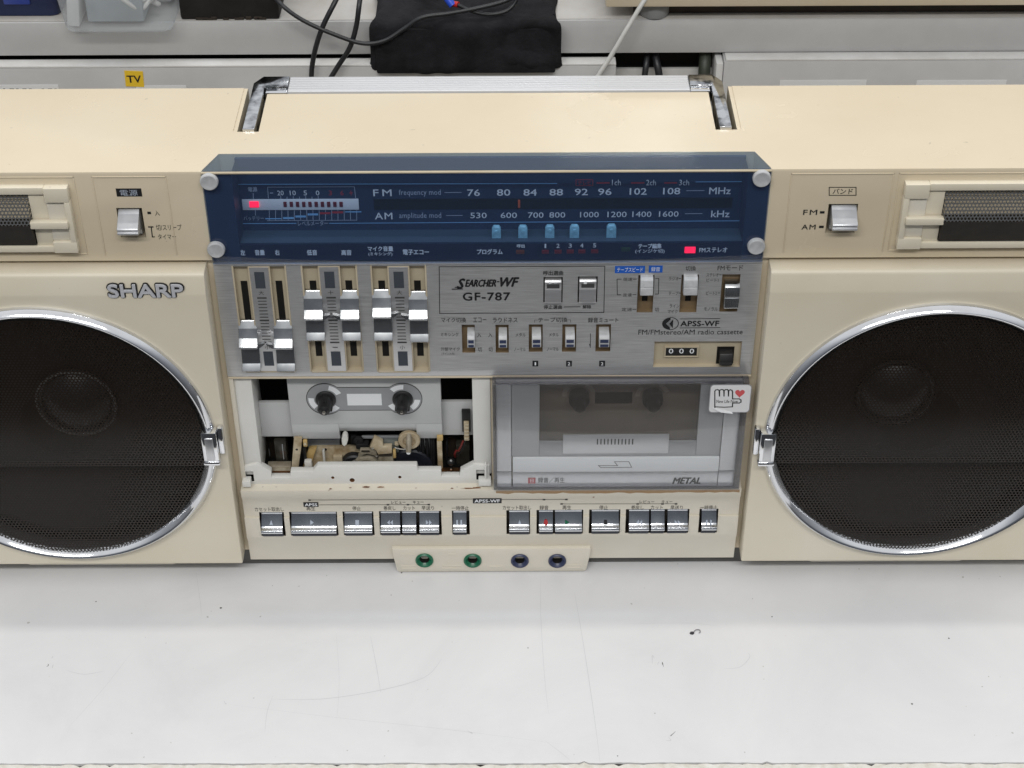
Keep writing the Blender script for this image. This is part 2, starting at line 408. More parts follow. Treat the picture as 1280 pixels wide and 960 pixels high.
# ------------------------------------------------------------------ lettering
_tc = {}
def glyphs(t, offset=0.0, extrude=0.0, shear=0.0, spacing=1.0, res=2):
    k = (t, offset, extrude, shear, spacing, res)
    if k in _tc: return _tc[k]
    c = bpy.data.curves.new('lettering', 'FONT'); c.body = t; c.offset = offset; c.extrude = extrude; c.shear = shear
    c.resolution_u = res; c.space_character = spacing
    o = bpy.data.objects.new('lettering', c); COL.objects.link(o)
    bpy.context.view_layer.update()
    me = bpy.data.meshes.new_from_object(o.evaluated_get(bpy.context.evaluated_depsgraph_get()))
    v = [tuple(q.co) for q in me.vertices]; f = [tuple(p.vertices) for p in me.polygons]
    bpy.data.objects.remove(o); bpy.data.curves.remove(c); bpy.data.meshes.remove(me)
    x0, x1 = min(a[0] for a in v), max(a[0] for a in v); y0, y1 = min(a[1] for a in v), max(a[1] for a in v)
    v = [((a[0]-x0)/(x1-x0), (a[1]-y0)/(y1-y0), a[2]) for a in v]
    _tc[k] = (v, f); return _tc[k]
def write(mb, t, u0, v0, u1, v1, y, m, bold=0.0, shear=0.0, lift=.15, spacing=1.0, res=2, tilt=0.0):
    """print t on plane y inside the box of photo pixels (u0,v0)-(u1,v1); bold strokes are overprinted a little to each side"""
    a = P((u0+u1)/2, v1, y); b = P((u0+u1)/2, v0, y)
    um = (v0+v1)/2
    xa = P(u0, um, y)[0]; xb = P(u1, um, y)[0]
    g, f = glyphs(t, 0.0, 0, shear, spacing, res)
    e = bold*(b[1]-a[1])*1.0
    for k, (dx, dz) in enumerate(((0, 0),) if bold <= 0 else ((-e, 0), (e, 0), (0, e*.8), (0, -e*.8))):
        mb.add([(xa+e+(xb-xa-2*e)*p[0]+dx, y-lift-.006*k-tilt*(.5-p[1])*(b[1]-a[1]), a[1]+e+(b[1]-a[1]-2*e)*p[1]+dz) for p in g], f, m)
def line_px(mb, pts, wpx, y, m, lift=.15):
    mb.line([P(u, v, y) for u, v in pts], wpx*.53, y-lift, m)
def quad_px(mb, u0, v0, u1, v1, y, m, lift=.12):
    x0, x1, z0, z1 = rect(u0, v0, u1, v1, y); mb.quad(x0, x1, z0, z1, y-lift, m)

# ================================================================== THE WORKBENCH
bench = thing('workbench', 'white laminate workbench with scratched top and worn front edge under the boombox', 'workbench', (0, 0, -30))
def bench_mat():
    m, n, l, b = nt('worn_white_laminate')
    t = n.new('ShaderNodeTexCoord')
    nz = n.new('ShaderNodeTexNoise'); nz.inputs['Scale'].default_value = 9; nz.inputs['Detail'].default_value = 9; nz.inputs['Roughness'].default_value = .68; nz.inputs['Distortion'].default_value = .6
    l.new(t.outputs['Object'], nz.inputs['Vector'])
    r = n.new('ShaderNodeValToRGB'); stops(r, [(.25, (.64, .64, .65)), (.45, (.69, .69, .70)), (.7, (.73, .73, .738))])
    l.new(nz.outputs[0], r.inputs[0])
    sp = n.new('ShaderNodeTexNoise'); sp.inputs['Scale'].default_value = 210; sp.inputs['Detail'].default_value = 1
    l.new(t.outputs['Object'], sp.inputs['Vector'])
    rs = n.new('ShaderNodeValToRGB'); stops(rs, [(.0, (1, 1, 1)), (.775, (1, 1, 1)), (.80, (.62, .60, .58))])
    l.new(sp.outputs[0], rs.inputs[0])
    mx = n.new('ShaderNodeMix'); mx.data_type = 'RGBA'; mx.blend_type = 'MULTIPLY'; mx.inputs[0].default_value = 1
    l.new(r.outputs[0], mx.inputs[6]); l.new(rs.outputs[0], mx.inputs[7]); l.new(mx.outputs[2], b.inputs['Base Color'])
    n2 = n.new('ShaderNodeTexNoise'); n2.inputs['Scale'].default_value = 35; n2.inputs['Detail'].default_value = 6
    l.new(t.outputs['Object'], n2.inputs['Vector'])
    rr = n.new('ShaderNodeMapRange'); rr.inputs[3].default_value = .26; rr.inputs[4].default_value = .5
    l.new(n2.outputs[0], rr.inputs[0]); l.new(rr.outputs[0], b.inputs['Roughness'])
    return m
M['bench'] = bench_mat()
top = MB()
xs = [-900+i*3 for i in range(601)]
rnd = random.Random(3)
edge = []; e = 0
for x in xs:
    e = e*.75+rnd.uniform(-.35, .35); edge.append(-171.0-.0062*x*.6+e*.6+(1.2 if rnd.random() < .02 else 0))
N = len(xs)
vs = [(x, e, 0) for x, e in zip(xs, edge)]+[(x, 330, 0) for x in xs]+[(x, e, -1.6) for x, e in zip(xs, edge)]
fs = [(i, i+1, N+i+1, N+i) for i in range(N-1)]+[(2*N+i, 2*N+i+1, i+1, i) for i in range(N-1)]
top.add(vs, fs, M['bench'])
top.box(-900, 900, -170.2, 330, -28, -1.7, M['white_plastic'], 0)
top = top.build('tabletop', bench, smooth=False)
strip = MB(); vs = []
e2 = [a-.35-0.0-rnd.uniform(0, .8)-(1.5 if rnd.random() < .04 else 0) for a in edge]
vs = [(x, e, -.5) for x, e in zip(xs, e2)]+[(x, -182, -.7) for x in xs]+[(x, e, -3) for x, e in zip(xs, e2)]+[(x, -184, -3) for x in xs]+[(x, -184, -32) for x in xs]
fs = []
for r0, r1 in ((2, 0), (0, 1), (1, 3), (3, 4)):
    fs += [(r0*N+i, r0*N+i+1, r1*N+i+1, r1*N+i) for i in range(N-1)]
M['trim'] = plastic('worn_edge_trim', (.72, .71, .67), .5, .04, 160, .1, 300, .3, c2=(.58, .55, .48))
strip.add(vs, fs, M['trim'])
strip.box(-900, 900, -176, -170.4, -6, -2.2, M['dark_brown'], 0)
strip.build('edge_strip', bench, smooth=False)
scr = MB()
M['scratch'] = flat('grey_scratch', (.53, .53, .55), .6); M['scuff'] = flat('dark_scuff', (.08, .075, .07), .7)
def scratch(pts, w, m=M['scratch']):
    q = [Vector((*PZ(u, v, 0), 0)) for u, v in pts]
    if len(q) > 2:
        R_ = []
        for i in range(len(q)-1):
            p0, p1, p2, p3 = q[max(0, i-1)], q[i], q[i+1], q[min(len(q)-1, i+2)]
            for k in range(6):
                t = k/6; R_.append(.5*((2*p1)+(p2-p0)*t+(2*p0-5*p1+4*p2-p3)*t*t+(3*p1-p0-3*p2+p3)*t**3))
        q = R_+[q[-1]]
    vs = []; fs = []; w *= .75
    for i, p in enumerate(q):
        d = (q[min(i+1, len(q)-1)]-q[max(i-1, 0)]).normalized(); nn = Vector((-d.y, d.x, 0))
        ww = w*(.25+.75*math.sin(math.pi*min(1, max(0, (i+.3)/(len(q)-.4)))))
        vs += [(p.x+nn.x*ww/2, p.y+nn.y*ww/2, .12), (p.x-nn.x*ww/2, p.y-nn.y*ww/2, .12)]
    fs = [(2*i, 2*i+1, 2*i+3, 2*i+2) for i in range(len(q)-1)]
    scr.add(vs, fs, m)
scratch([(340, 874), (400, 874), (470, 864), (530, 847), (552, 824)], .45)
scratch([(463, 795), (470, 830), (476, 866)], .35)
scratch([(718, 740), (730, 810), (742, 890), (750, 952)], .35)
scratch([(676, 720), (676, 770), (681, 850), (686, 893)], .25)
scratch([(341, 870), (334, 890), (331, 915)], .3)
scratch([(280, 880), (420, 897), (560, 912), (700, 930)], .18)
scratch([(905, 836), (925, 834), (937, 822), (935, 816)], .35)
scratch([(83, 838), (105, 843), (130, 839)], .35)
scratch([(165, 815), (130, 860), (85, 910)], .18)
scratch([(420, 790), (424, 850), (421, 900)], .16)
scratch([(245, 715), (250, 750), (252, 770)], .22)
scratch([(680, 925), (700, 940), (713, 951)], .25)
scratch([(780, 780), (860, 779), (900, 783)], .15)
for u, v in ((60, 830), (64, 823), (67, 831), (840, 918), (836, 922), (824, 827), (828, 831), (818, 823), (588, 915), (280, 876)):
    scratch([(u, v), (u+rnd.uniform(-3, 3), v+rnd.uniform(-4, 4)), (u+rnd.uniform(-5, 5), v+rnd.uniform(-7, 7))], .5, M['scuff'] if rnd.random() < .4 else M['scratch'])
for u, v in ((276, 760), (1186, 798), (660, 810), (502, 716), (772, 945), (120, 752), (1140, 880), (965, 771)):
    x, y = PZ(u, v, 0); scr.lathe([(rnd.uniform(.4, .8), .10), (.05, .2)], x, y, M['scuff'], 8, 'z', cap=True)
scr.build('scratch_marks', bench, smooth=False)
ch = MB()
x, y = PZ(869, 791, 0)
ch.lathe([(1.3, .1), (1.2, .7), (.7, 1.3), (.1, 1.5)], x-2.2, y-.6, plastic('burnt_crumb', (.03, .025, .03), .6, .5, 900), 9, 'z', sx=1.2, sz=.9, cap=True)
ch.tube([(x-1.4, y-.4, .6), (x+.4, y+1.6, 1.0), (x+2.6, y+2.0, .8), (x+3.4, y+.6, .5), (x+2.4, y-.6, .4)], .32, flat('grey_fibre', (.22, .21, .22), .6), 6, 5)
ch = ch.build('crumb')
tag(ch, 'tiny dark crumb of debris lying on the bench right of centre', 'debris')

# ================================================================== THE BOOMBOX
H = 314.0
boom = thing('boombox', 'large cream twin cassette boombox with blue tuner window and two round speakers on white bench', 'boombox', (0, 50, 0))

# ---- cabinet
cb = MB()
prof = [(0, 312.2), (.5, 313.5), (1.8, H), (101, H), (103, 312), (103, 14), (4, 14), (4, 253), (0, 253)]
cb.prism(prof, 'x', -392, 392, M['cream'])
cab = cb.build('cabinet', boom)
HEX = [(-164.2, -2), (-164.2, .4), (-156.5, 20), (156.5, 20), (164.2, .4), (164.2, -2)]
cut(cab, lambda m: m.prism(HEX, 'z', 251.2, 330, M['cream']))
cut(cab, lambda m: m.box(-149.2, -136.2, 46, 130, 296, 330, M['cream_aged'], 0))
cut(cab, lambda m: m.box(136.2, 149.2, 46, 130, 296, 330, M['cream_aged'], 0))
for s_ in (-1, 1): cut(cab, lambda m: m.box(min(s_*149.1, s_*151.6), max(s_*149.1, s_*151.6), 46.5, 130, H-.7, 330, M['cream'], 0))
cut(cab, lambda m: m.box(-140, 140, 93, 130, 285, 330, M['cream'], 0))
cut(cab, lambda m: m.box(-161.5, 0.5, -5, 46, 74, 164.5, M['dark'], 0))
cut(cab, lambda m: m.box(8, 156, -5, 40, 96, 164.5, M['dark'], 0))
pw = rect(145, 260, 183, 297, 0); bw = rect(1036, 255, 1068, 291, 0)
for w in (pw, bw): cut(cab, lambda m: m.box(w[0], w[1], -5, 9, w[2], w[3], M['cream_aged'], 0))
# bottom feet
for x0, x1 in ((P(36, 706, -6)[0], P(219, 706, -6)[0]), (P(1012, 706, -6)[0], P(1200, 706, -6)[0])):
    ft = MB(); ft.box(x0, x1, -6, 40, 9.6, 15.3, M['cream_pale'], .8); ft.build('foot_rail', cab)
ft = MB(); ft.box(-388, 388, 4.2, 101, .6, 13.8, M['under_shade'], .8); ft.build('shade_block', cab)  # dark block added under the cabinet to stand in for contact shade
for x0, x1 in ((-350, -300), (300, 350), (-120, -80), (80, 120)):
    ft = MB(); ft.box(x0, x1, 30, 80, .2, 2.9, M['black'], 1); ft.build('foot', cab)
# raised panels on the top strip of the front
for (u0, u1, vt, vb) in ((113, 222, 215.5, 319), (990, 1103, 207.5, 318)):
    x0, x1, z0, z1 = rect(u0, vt, u1, vb, 0); xa = P(u0+6 if u0 < 600 else u0-6, vb, 0)[0]
    rp = MB()
    for seg in ((x0, x1, 311-.7, 311), (x0, x0+.7, 257, 311), (x1-.7, x1, 257, 311)):
        rp.box(seg[0], seg[1], -.45, .6, seg[2], seg[3], M['cream'], .2)
    rp.build('front_bead', cab)
lt = MB()
K = M['print_black']
quad_px(lt, 144.5, 235.5, 178, 245.5, 0, K, .1)
write(lt, '電源', 150, 237, 172, 244.5, 0, M['print_dim'], lift=.25)
quad_px(lt, 184, 264.5, 189, 267.5, 0, K); write(lt, '入', 193.5, 263, 199.5, 269.5, 0, K)
line_px(lt, [(186, 283.5), (191, 283.5)], 1.6, 0, K); line_px(lt, [(189, 283.5), (190.5, 296), (193, 296)], 1.2, 0, K)
write(lt, '切/スリープ', 195, 280.5, 227, 288, 0, K); write(lt, 'タイマー', 197.5, 292.5, 220, 299, 0, K)
for a in (((1036.5, 234), (1070, 234), (1070, 244), (1036.5, 244), (1036.5, 234)),): line_px(lt, a, .9, 0, K)
write(lt, 'バンド', 1041, 235.5, 1066, 242.5, 0, K, .01)
write(lt, 'FM', 1004, 262, 1021.5, 268.5, 0, K, .02, spacing=1.2); quad_px(lt, 1025, 263.8, 1030.5, 266.8, 0, K)
write(lt, 'AM', 1002, 280.5, 1019.5, 286.8, 0, K, .02, spacing=1.2); quad_px(lt, 1024, 282, 1029.5, 285, 0, K)
lt.build('lettering', cab, smooth=False)
def lever_switch(w, side):
    # a satin rocker that leans out over its well
    m = MB(); x0, x1, z0, z1 = w; zm = (z0+z1)/2; hw = (x1-x0)
    a, b = x0+hw*(.04 if side < 0 else .12), x1-hw*(.14 if side < 0 else .03)
    pr = [(7, zm-9.5), (1.2, zm-8.5), (.2, zm-4.5), (-8.4, zm-3.4), (-9.2, zm-2.4), (-9.2, zm-1.6), (-8.2, zm-1.0), (-8.2, zm-.3), (-9.0, zm+.3), (-8.2, zm+1.2), (-.3, zm+6.2), (2.5, zm+8.8), (7, zm+9.5)]
    m.prism(pr, 'x', a, b, M['lever'], .25, 2)
    return m
lever_switch(pw, -1).build('power_switch', cab)
lever_switch(bw, 1).build('band_switch', cab)

# ---- tweeters at the ends of the top strip
def tweeter(sign):
    t = MB(); c = M['cream']; X = lambda x: (x if sign > 0 else -x)
    def bx(x0, x1, y0, y1, z0, z1, m, b=.5): t.box(min(X(x0), X(x1)), max(X(x0), X(x1)), y0, y1, z0, z1, m, b)
    x_in = P(1128, 262, -5)[0]; x_out = 392; xg = P(1178, 264, -2)[0]-x_in; xb_ = P(1117, 262, 0)[0]
    zt, zb = 306.2, 262
    # outer bead round the tweeter field
    for seg in ((xb_, xb_+.8, 258, 311), (xb_, 391, 310.3, 311), (xb_, 391, 257.6, 258.4)): bx(seg[0], seg[1], -.45, .6, seg[2], seg[3], c, .2)
    c = M['cream_front']
    bx(x_in+14, x_out, -4.6, 2, zt-4.6, zt, c, .45); bx(x_in+14, x_out, -4.6, 2, zb, zb+4.0, c, .45)
    bx(x_in, x_in+13.98, -5.6, 2, zt-9.5, zt, c, .45); bx(x_in, x_in+13.98, -5.6, 2, zb, zb+7.5, c, .45)
    bx(x_in, x_in+3.2, -5.6, 2, zb+7.52, zt-9.52, c, .3)
    bx(x_in+14.2, x_in+xg-.3, -2.6, 2, zb+4.1, zt-4.7, c, .3)
    bx(x_out-4, x_out, -4.6, 2, zb+4.1, zt-4.7, c, .3)
    f = t.build('tweeter_frame', boom)
    l = MB(); t = l
    bx(x_in+3.4, x_in+14.1, -3.4, 2, zb+7.7, zt-9.7, M['cream_pale'], .5)
    bx(x_in+2.5, x_in+xg+.5, -8, -3.5, (zb+zt)/2-4.0, (zb+zt)/2+.6, c, .8)
    l.build('tweeter_latch', f)
    za, zc = zb+4.2, zt-4.8; zm = za+(zc-za)*.47
    xa, xb = sorted((X(x_in+xg), X(x_out-4.2)))
    g = MB(); g.prism([(1.9, zm), (-8.2, zm), (-8.0, zm+1.2), (-1.2, zc-.15), (1.9, zc-.15)], 'x', xa, xb, M['tweeter_mesh']); g.build('tweeter_grille', f)
    k = MB(); k.prism([(2, za+.1), (-2.2, za+.1), (-4.0, za+.7), (-7.9, zm-.9), (-8.3, zm-.1), (2, zm-.1)], 'x', xa, xb, M['black_hood'], .25)
    k.build('tweeter_hood', f)
    k = MB(); k.box(xa+.3, xb-.3, 1.2, 1.95, zm+.1, zc-.3, M['dark'], 0); k.build('tweeter_backing', f)
tweeter(1); tweeter(-1)

# ---- speakers
RC = (275.8, 126.0); RO = 102.2
def speaker(sign):
    cx, cz = RC[0]*sign, RC[1]
    m = MB(); x0, x1 = (168.2, 390)
    prof = [(4, 15.4), (-11, 15.4), (-12, 16.6), (-12, 236), (-10.0, 248.2), (-8.8, 249.6), (-7.4, 250), (4, 250)]
    m.prism(prof, 'x', x0 if sign > 0 else -x1, x1 if sign > 0 else -x0, M['cream_front'], .9, 2)
    p = m.build('speaker_panel', boom)
    def hole(k): k.lathe([(96, -40), (96, 3.2)], cx, cz, M['dark'], 96, 'y'); k.f.append(tuple(range(95, -1, -1))); k.mi.append(0); k.f.append(tuple(range(96, 192))); k.mi.append(0)
    cut(p, hole)
    r = MB()
    r.lathe([(94.5, -4), (94.2, -12.6), (94.6, -13.6), (97.4, -17.2), (98.2, -18.0), (98.9, -18.2), (99.6, -17.8), (101.9, -14.9), (RO+.1, -13.8), (RO+.1, -11.7)], cx, cz, M['chrome'], 128)
    r.build('speaker_ring', p)
    g = MB(); n = 96
    # pressed grille: upper field, a slightly raised middle band, lower field
    R_ = 94.4; ZF = round(P(90, 583, -15)[1]-cz, 3)
    def yy(x, z): 
        return -15.0 if z > ZF-.05 else -10.0 - (ZF-z)*.085
    vs = []; fs = []; zz_ = [-R_, -R_*.985, -R_*.95, -90+8, -75, -65, -54, -43, -30, -15, 0, 15, 30, 45, 58, 70, 80, 87, R_*.965, R_*.99, R_]
    zz_ = sorted(set(round(R_*math.sin(-math.pi/2+math.pi*k/72), 3) for k in range(73)) | {ZF, ZF-.1})
    for z in zz_:
        hw_ = math.sqrt(max(0, R_*R_-z*z)); vs += [(cx-hw_, yy(0, z), cz+z), (cx+hw_, yy(0, z), cz+z)]
    fs = [(2*k, 2*k+1, 2*k+3, 2*k+2) for k in range(len(zz_)-1)]
    g.add(vs, fs, M['grille']); g.build('speaker_grille', p)
    w = MB(); dx, dz = P(93, 512, -6) if sign < 0 else P(1122, 500, -6)
    M.setdefault('cone', plastic('black_paper_cone', (.010, .009, .008), .7, .2, 90)); M.setdefault('capring', flat('grey_dust_cap', (.035, .034, .034), .25))
    w.lathe([(95, 2.9), (90, .6), (84, .2), (78, 1.6), (30, 3.0), (25.5, 2.8)], cx, cz, M['cone'], 72)
    w.lathe([(25.5, 2.6), (25.2, 1.0), (24.0, .5), (22.5, 1.2), (21, 0), (15, -5.5), (7, -8.2), (.5, -9)], dx, dz, M['capring'], 48, cap=True)
    w.lathe([(25.9, -.2), (25.3, -1.2), (24.4, -1.0), (24.2, -.1)], dx, dz, M['rim_glint'] if sign < 0 else M['cone'], 48)  # left cap's rim paler than the right, its highlight put into the colour
    w.build('woofer_cone', p)
    # spring clip on the ring
    ux, uz = P(263, 558, -18) if sign < 0 else P(959, 559, -18)
    c = MB(); s = -sign
    c.box(ux-5, ux+5, -20.5, -13, uz-12.5, uz+12.5, M['chrome'], 1.2)
    c.box(ux-2.6, ux+2.6, -21.6, -20.3, uz-9, uz+8.5, M['silver_satin'], .5)
    c.box(min(ux+s*5.2, ux+s*8.6), max(ux+s*5.2, ux+s*8.6), -17.5, -12.1, uz-7, uz+14, M['chrome'], 1)
    c.box(ux-5.3, ux+5.3, -21.2, -14, uz-13.6, uz-10.6, M['chrome'], 1)
    c.build('ring_clip', p)
    return p
spr = speaker(1); spl = speaker(-1)
bd = MB()
yb = -11.95
def badge_text(mb, y, m, e, front):
    """raised badge letters: stacked copies spread by e give the strokes their weight"""
    g, f = glyphs('SHARP', 0, .02, 0, 1.0, 4)
    a = P(182, 370.5, y); b = P(182, 355.0, y); xa = P(135.5, 363, y)[0]; xb = P(229, 363, y)[0]
    n = 12
    for k in range(n):
        q = 2*math.pi*k/n
        mb.add([(xa+(xb-xa)*p[0]+e*math.cos(q)*1.15, (y-front-.01*k if p[2] > 0 else y+.5), a[1]+(b[1]-a[1])*p[1]+e*math.sin(q)) for p in g], f, m)
badge_text(bd, yb, M['black'], .85, .35)
M['badge_face'] = flat('badge_silver', (.60, .61, .64), .4, .5, .2)
badge_text(bd, yb, M['badge_face'], .22, 1.2)
bd.build('badge', spl, smooth=False)
plabel(spl, 'speaker panel with a silver maker badge at its top right corner')

# ---- tuner window
tw = MB()
zb_ = 251.4
# border plate (printed from behind) with an opening over the recessed dial
dx0, dz1 = P(288, 208, 2); dx1, dz0 = P(928, 303.5, 2)
zl = P(610, 303.5, 2)[1]
tw.box(-163.8, dx0, 1.2, 3, zb_, 312.6, M['navy'], 0); tw.box(dx1, 163.8, 1.2, 3, zb_, 312.6, M['navy'], 0)
tw.box(dx0, dx1, 1.2, 3, zb_, zl, M['navy_dark'], 0)
# sloping cheeks and the slate ledge of the recess
yd = 17.0
tw.box(dx0, dx1, 3.05, yd, zl-2.2, zl-.1, M['slate'], 0)
tw.add([(dx0, 3, zl), (dx0+.6, yd, zl), (dx0+.6, yd, 312), (dx0, 3, 312)], [(0, 1, 2, 3)], M['navy'])
tw.add([(dx1, 3, zl), (dx1-.6, yd, zl), (dx1-.6, yd, 312), (dx1, 3, 312)], [(0, 1, 2, 3)], M['navy'])
twin = tw.build('tuner_frame', boom, smooth=False)
dl = MB(); dl.box(dx0, dx1, yd, yd+1.8, zl-2.2, 312.4, M['navy'], 0)
x0, x1, z0, z1 = rect(467, 248.6, 915, 260, yd)
dl.box(x0, x1, yd-.3, yd+.5, z0, z1, M['scale_black'], 0)
dial = dl.build('dial_plate', twin, smooth=False)
g = MB()
g.box(-164, 164, -2.2, -.2, 251.4, 313.4, M['blue_glass'], .5)
tp = [(-163.9, -.15), (-156.6, 19.6), (156.6, 19.6), (163.9, -.15)]
g.prism(tp, 'z', 312.9, 314.1, M['top_glass'])
gl = g.build('tuner_glass', twin)
ed = MB(); ed.box(-163.9, 163.9, -2.5, -.6, 313.45, 314.3, M['cream_aged'], .2)  # opaque cream strip painting the highlight along the top glass edge
ed.box(-163.9, 163.9, -1.6, .2, 250.2, 251.3, M['brushed_light'], .2)
ed.build('glass_edge', twin)
for (u, v) in ((260.8, 229), (269.6, 314), (952.6, 225), (945.8, 309.8)):
    x, z = P(u, v, -5); s = MB()
    s.lathe([(5.3, -2.1), (5.3, -3.6), (5.0, -4.6), (4.5, -4.9), (4.2, -4.75), (.3, -4.8)], x, z, M['rocker'], 32, cap=True)
    s.build('screw_cap', twin)
L = MB(); Wt, D, B, Rd = M['print_white'], M['print_dim'], M['print_blue'], M['print_red']
y = yd
line_px(L, [(288, 230.3), (696, 229.2)], .8, y, B); line_px(L, [(870, 227.2), (927, 226.8)], .8, y, B)
line_px(L, [(291, 279.4), (370, 279)], .8, y, B); line_px(L, [(412, 279), (926, 275.8)], .8, y, B)
write(L, 'FM', 466.5, 236.6, 489.5, 245, y, Wt, .012, spacing=1.35); write(L, 'AM', 468.5, 265.6, 490.5, 274, y, Wt, .012, spacing=1.15)
write(L, 'frequency mod', 498.6, 236.8, 551, 245.6, y, D, .0, spacing=1.05); write(L, 'amplitude mod', 499, 265.6, 551.5, 274.5, y, D, .0, spacing=1.05)
line_px(L, [(556, 240.5), (576.5, 240.3)], .7, y, D); line_px(L, [(558, 269.3), (578, 269.1)], .7, y, D)
for t, u, v, w in (('76', 592, 240.6, 16), ('80', 629.5, 240.3, 17), ('84', 662.7, 240.2, 17), ('88', 695.3, 240, 17), ('92', 726.7, 239.6, 16.5), ('96', 756, 239.4, 17), ('102', 797.8, 239, 21.5), ('108', 839.6, 238.6, 21.5)):
    write(L, t, u-w/2, v-4.1, u+w/2, v+4.3, y, Wt, .015)
for t, u, v, w in (('530', 598.2, 269, 20.5), ('600', 636, 268.8, 20.5), ('700', 669.7, 268.6, 19.5), ('800', 696.6, 268.4, 20), ('1000', 736.8, 268, 23.5), ('1200', 771.3, 267.7, 24), ('1400', 802.4, 267.5, 24), ('1600', 836, 267.2, 24.5)):
    write(L, t, u-w/2, v-3.4, u+w/2, v+3.6, y, Wt, .006)
write(L, 'MHz', 886.5, 234, 913.5, 242.5, y, Wt, .01); write(L, 'kHz', 889, 263, 912, 271.3, y, Wt, .01)
line_px(L, [(858, 238.2), (880, 238)], .7, y, D); line_px(L, [(856.5, 267), (877.5, 266.8)], .7, y, D)
line_px(L, [(720, 224.5), (741, 224.4), (741, 231.8), (720, 232), (720, 224.5)], .7, y, Rd); write(L, 'テレビ', 722.5, 225.5, 739, 231, y, Rd, .01)
for a, b, t, c, d in ((746.6, 761, '1ch', 765, 776), (789.7, 804.5, '2ch', 807.8, 820), (831, 845.5, '3ch', 849, 861.5)):
    line_px(L, [(a, 228.6), (b, 228.4)], 1.6, y, Rd); write(L, t, c, 224.5, d, 231.5, y, Wt, .0)
# level meter print
write(L, '電源', 310, 233.5, 321.5, 239.5, y, D, .02); write(L, 'バッテリー', 304.5, 270, 330, 275.5, y, D, 0)
line_px(L, [(316.5, 241.5), (316.7, 248)], .6, y, D); line_px(L, [(319, 261.5), (319.5, 269)], .6, y, D)
for t, u, w, c in (('-', 339.4, 4, D), ('20', 350.6, 8, Wt), ('10', 366, 7.5, Wt), ('5', 381.6, 4.2, Wt), ('0', 397, 4.6, Wt), ('3', 412.9, 4, Rd), ('6', 427.5, 4, Rd), ('+', 438.8, 4, Rd)):
    write(L, t, u-w/2, 240.6 if t == '-' else 238, u+w/2, 241.6 if t == '-' else 244, y, c, .005)
line_px(L, [(335.5, 247.5), (334.5, 233.8), (443, 233.3), (444.5, 247)], .6, y, D)
for i in range(7): line_px(L, [(351+i*7.8, 244.8 if i % 2 == 0 else 246), (351+i*7.8, 248)], .6, y, D)
for i in range(15): line_px(L, [(336.6+i*7.8, 262.5), (336.8+i*7.8, 275.3)], .6, y, D)
line_px(L, [(334, 275.6), (446, 275)], .6, y, D)
for a, b, v, c in ((332.5, 351, 273.2, B), (355.3, 366, 272.4, B), (370.7, 381, 270.4, B), (386, 396.2, 267.8, B), (401.3, 411.6, 266.3, Rd), (416.3, 427.5, 265.2, Rd), (432.5, 451, 264.6, B)):
    line_px(L, [(a, v), (b, v-.1)], 2.6 if b-a < 14 else 1.4, y, c, .22)
write(L, 'レベルメーター', 372.5, 275.8, 410, 282, y, D, 0)
L.build('lettering', dial, smooth=False) if False else L.build('dial_lettering', twin, smooth=False)
# lamps, tabs and pointer of the dial
lb = MB(); x0, x1, z0, z1 = rect(302.4, 248.8, 448.9, 261.2, yd); lb.box(x0, x1, yd-.8, yd-.05, z0, z1, M['print_white'], .1)
lb.build('meter_bar', twin)
def lamp(u0, v0, u1, v1, yy, m, name):
    x0, x1, z0, z1 = rect(u0, v0, u1, v1, yy); k = MB(); k.box(x0, x1, yy-.7, yy+.3, z0, z1, m, .25); return k.build(name, twin)
plabel(lamp(311.5, 251.8, 324, 258.8, yd-.9, M['led_red'], 'indicator_lamp'), 'lit pink red lamp at the left end of the level meter')
for i in range(10):
    u = 354+i*7.78; lamp(u, 252.2, u+4.8, 258.2, yd-.9, M['led_off'], 'meter_lamp')
lamp(647.4, 249.8, 650.2, 259.4, yd-1, M['pointer'], 'dial_pointer')
for u in (620.5, 653.6, 687.2, 718, 764.2):
    v1_ = 299.3-(u-620)*.012; x0, x1, z0, z1 = rect(u-6, v1_-16.4, u+6, v1_, 8)
    t = MB(); w = (x1-x0)/2; cx_ = (x0+x1)/2
    t.prism([(cx_-w, z0), (cx_+w, z0), (cx_+w*.95, z1-1.5), (cx_+w*.6, z1), (cx_-w*.6, z1), (cx_-w*.95, z1-1.5)], 'y', 7, 10, M['tab_blue'], .4)
    t.lathe([(1.3, 7.05), (1.0, 6.5), (.1, 6.4)], cx_, (z0+z1)/2+1.5, M['tab_blue'], 14, cap=True)
    t.build('station_tab', twin)
y = 1.2; L = MB()
for t, a, b in (('左', 300.5, 306.5), ('音量', 318.5, 331), ('右', 343.5, 349.5), ('低音', 383.5, 396.5), ('高音', 426.5, 439.5)):
    write(L, t, a, 312, b, 319, y, Wt, .03)
write(L, 'マイク音量', 459.5, 307.5, 491.5, 314, y, Wt, .03); write(L, '(ミキシング)', 460.5, 315, 490.5, 320, y, Wt, .02)
write(L, '電子エコー', 503.5, 311.5, 536.3, 318.5, y, Wt, .03); write(L, 'プログラム', 596, 311, 628.3, 318, y, Wt, .03)
write(L, '呼出', 646, 305, 656, 309.6, y, Wt, .03)
for t, u in (('1', 681.7), ('2', 697.5), ('3', 712.8), ('4', 727.3), ('5', 743.3)):
    write(L, t, u-(1 if t == '1' else 2), 304.6-(u-681)*.01, u+(1 if t == '1' else 2), 309.8-(u-681)*.01, y, Wt, .01)
write(L, 'テープ編集', 797.8, 304.2, 827, 310.6, y, Wt, .03); write(L, '(インジケ切)', 794, 311.4, 830.8, 316.8, y, Wt, .015)
write(L, 'FMステレオ', 874, 309, 909, 315.4, y, Wt, .02)
L.build('strip_lettering', twin, smooth=False)
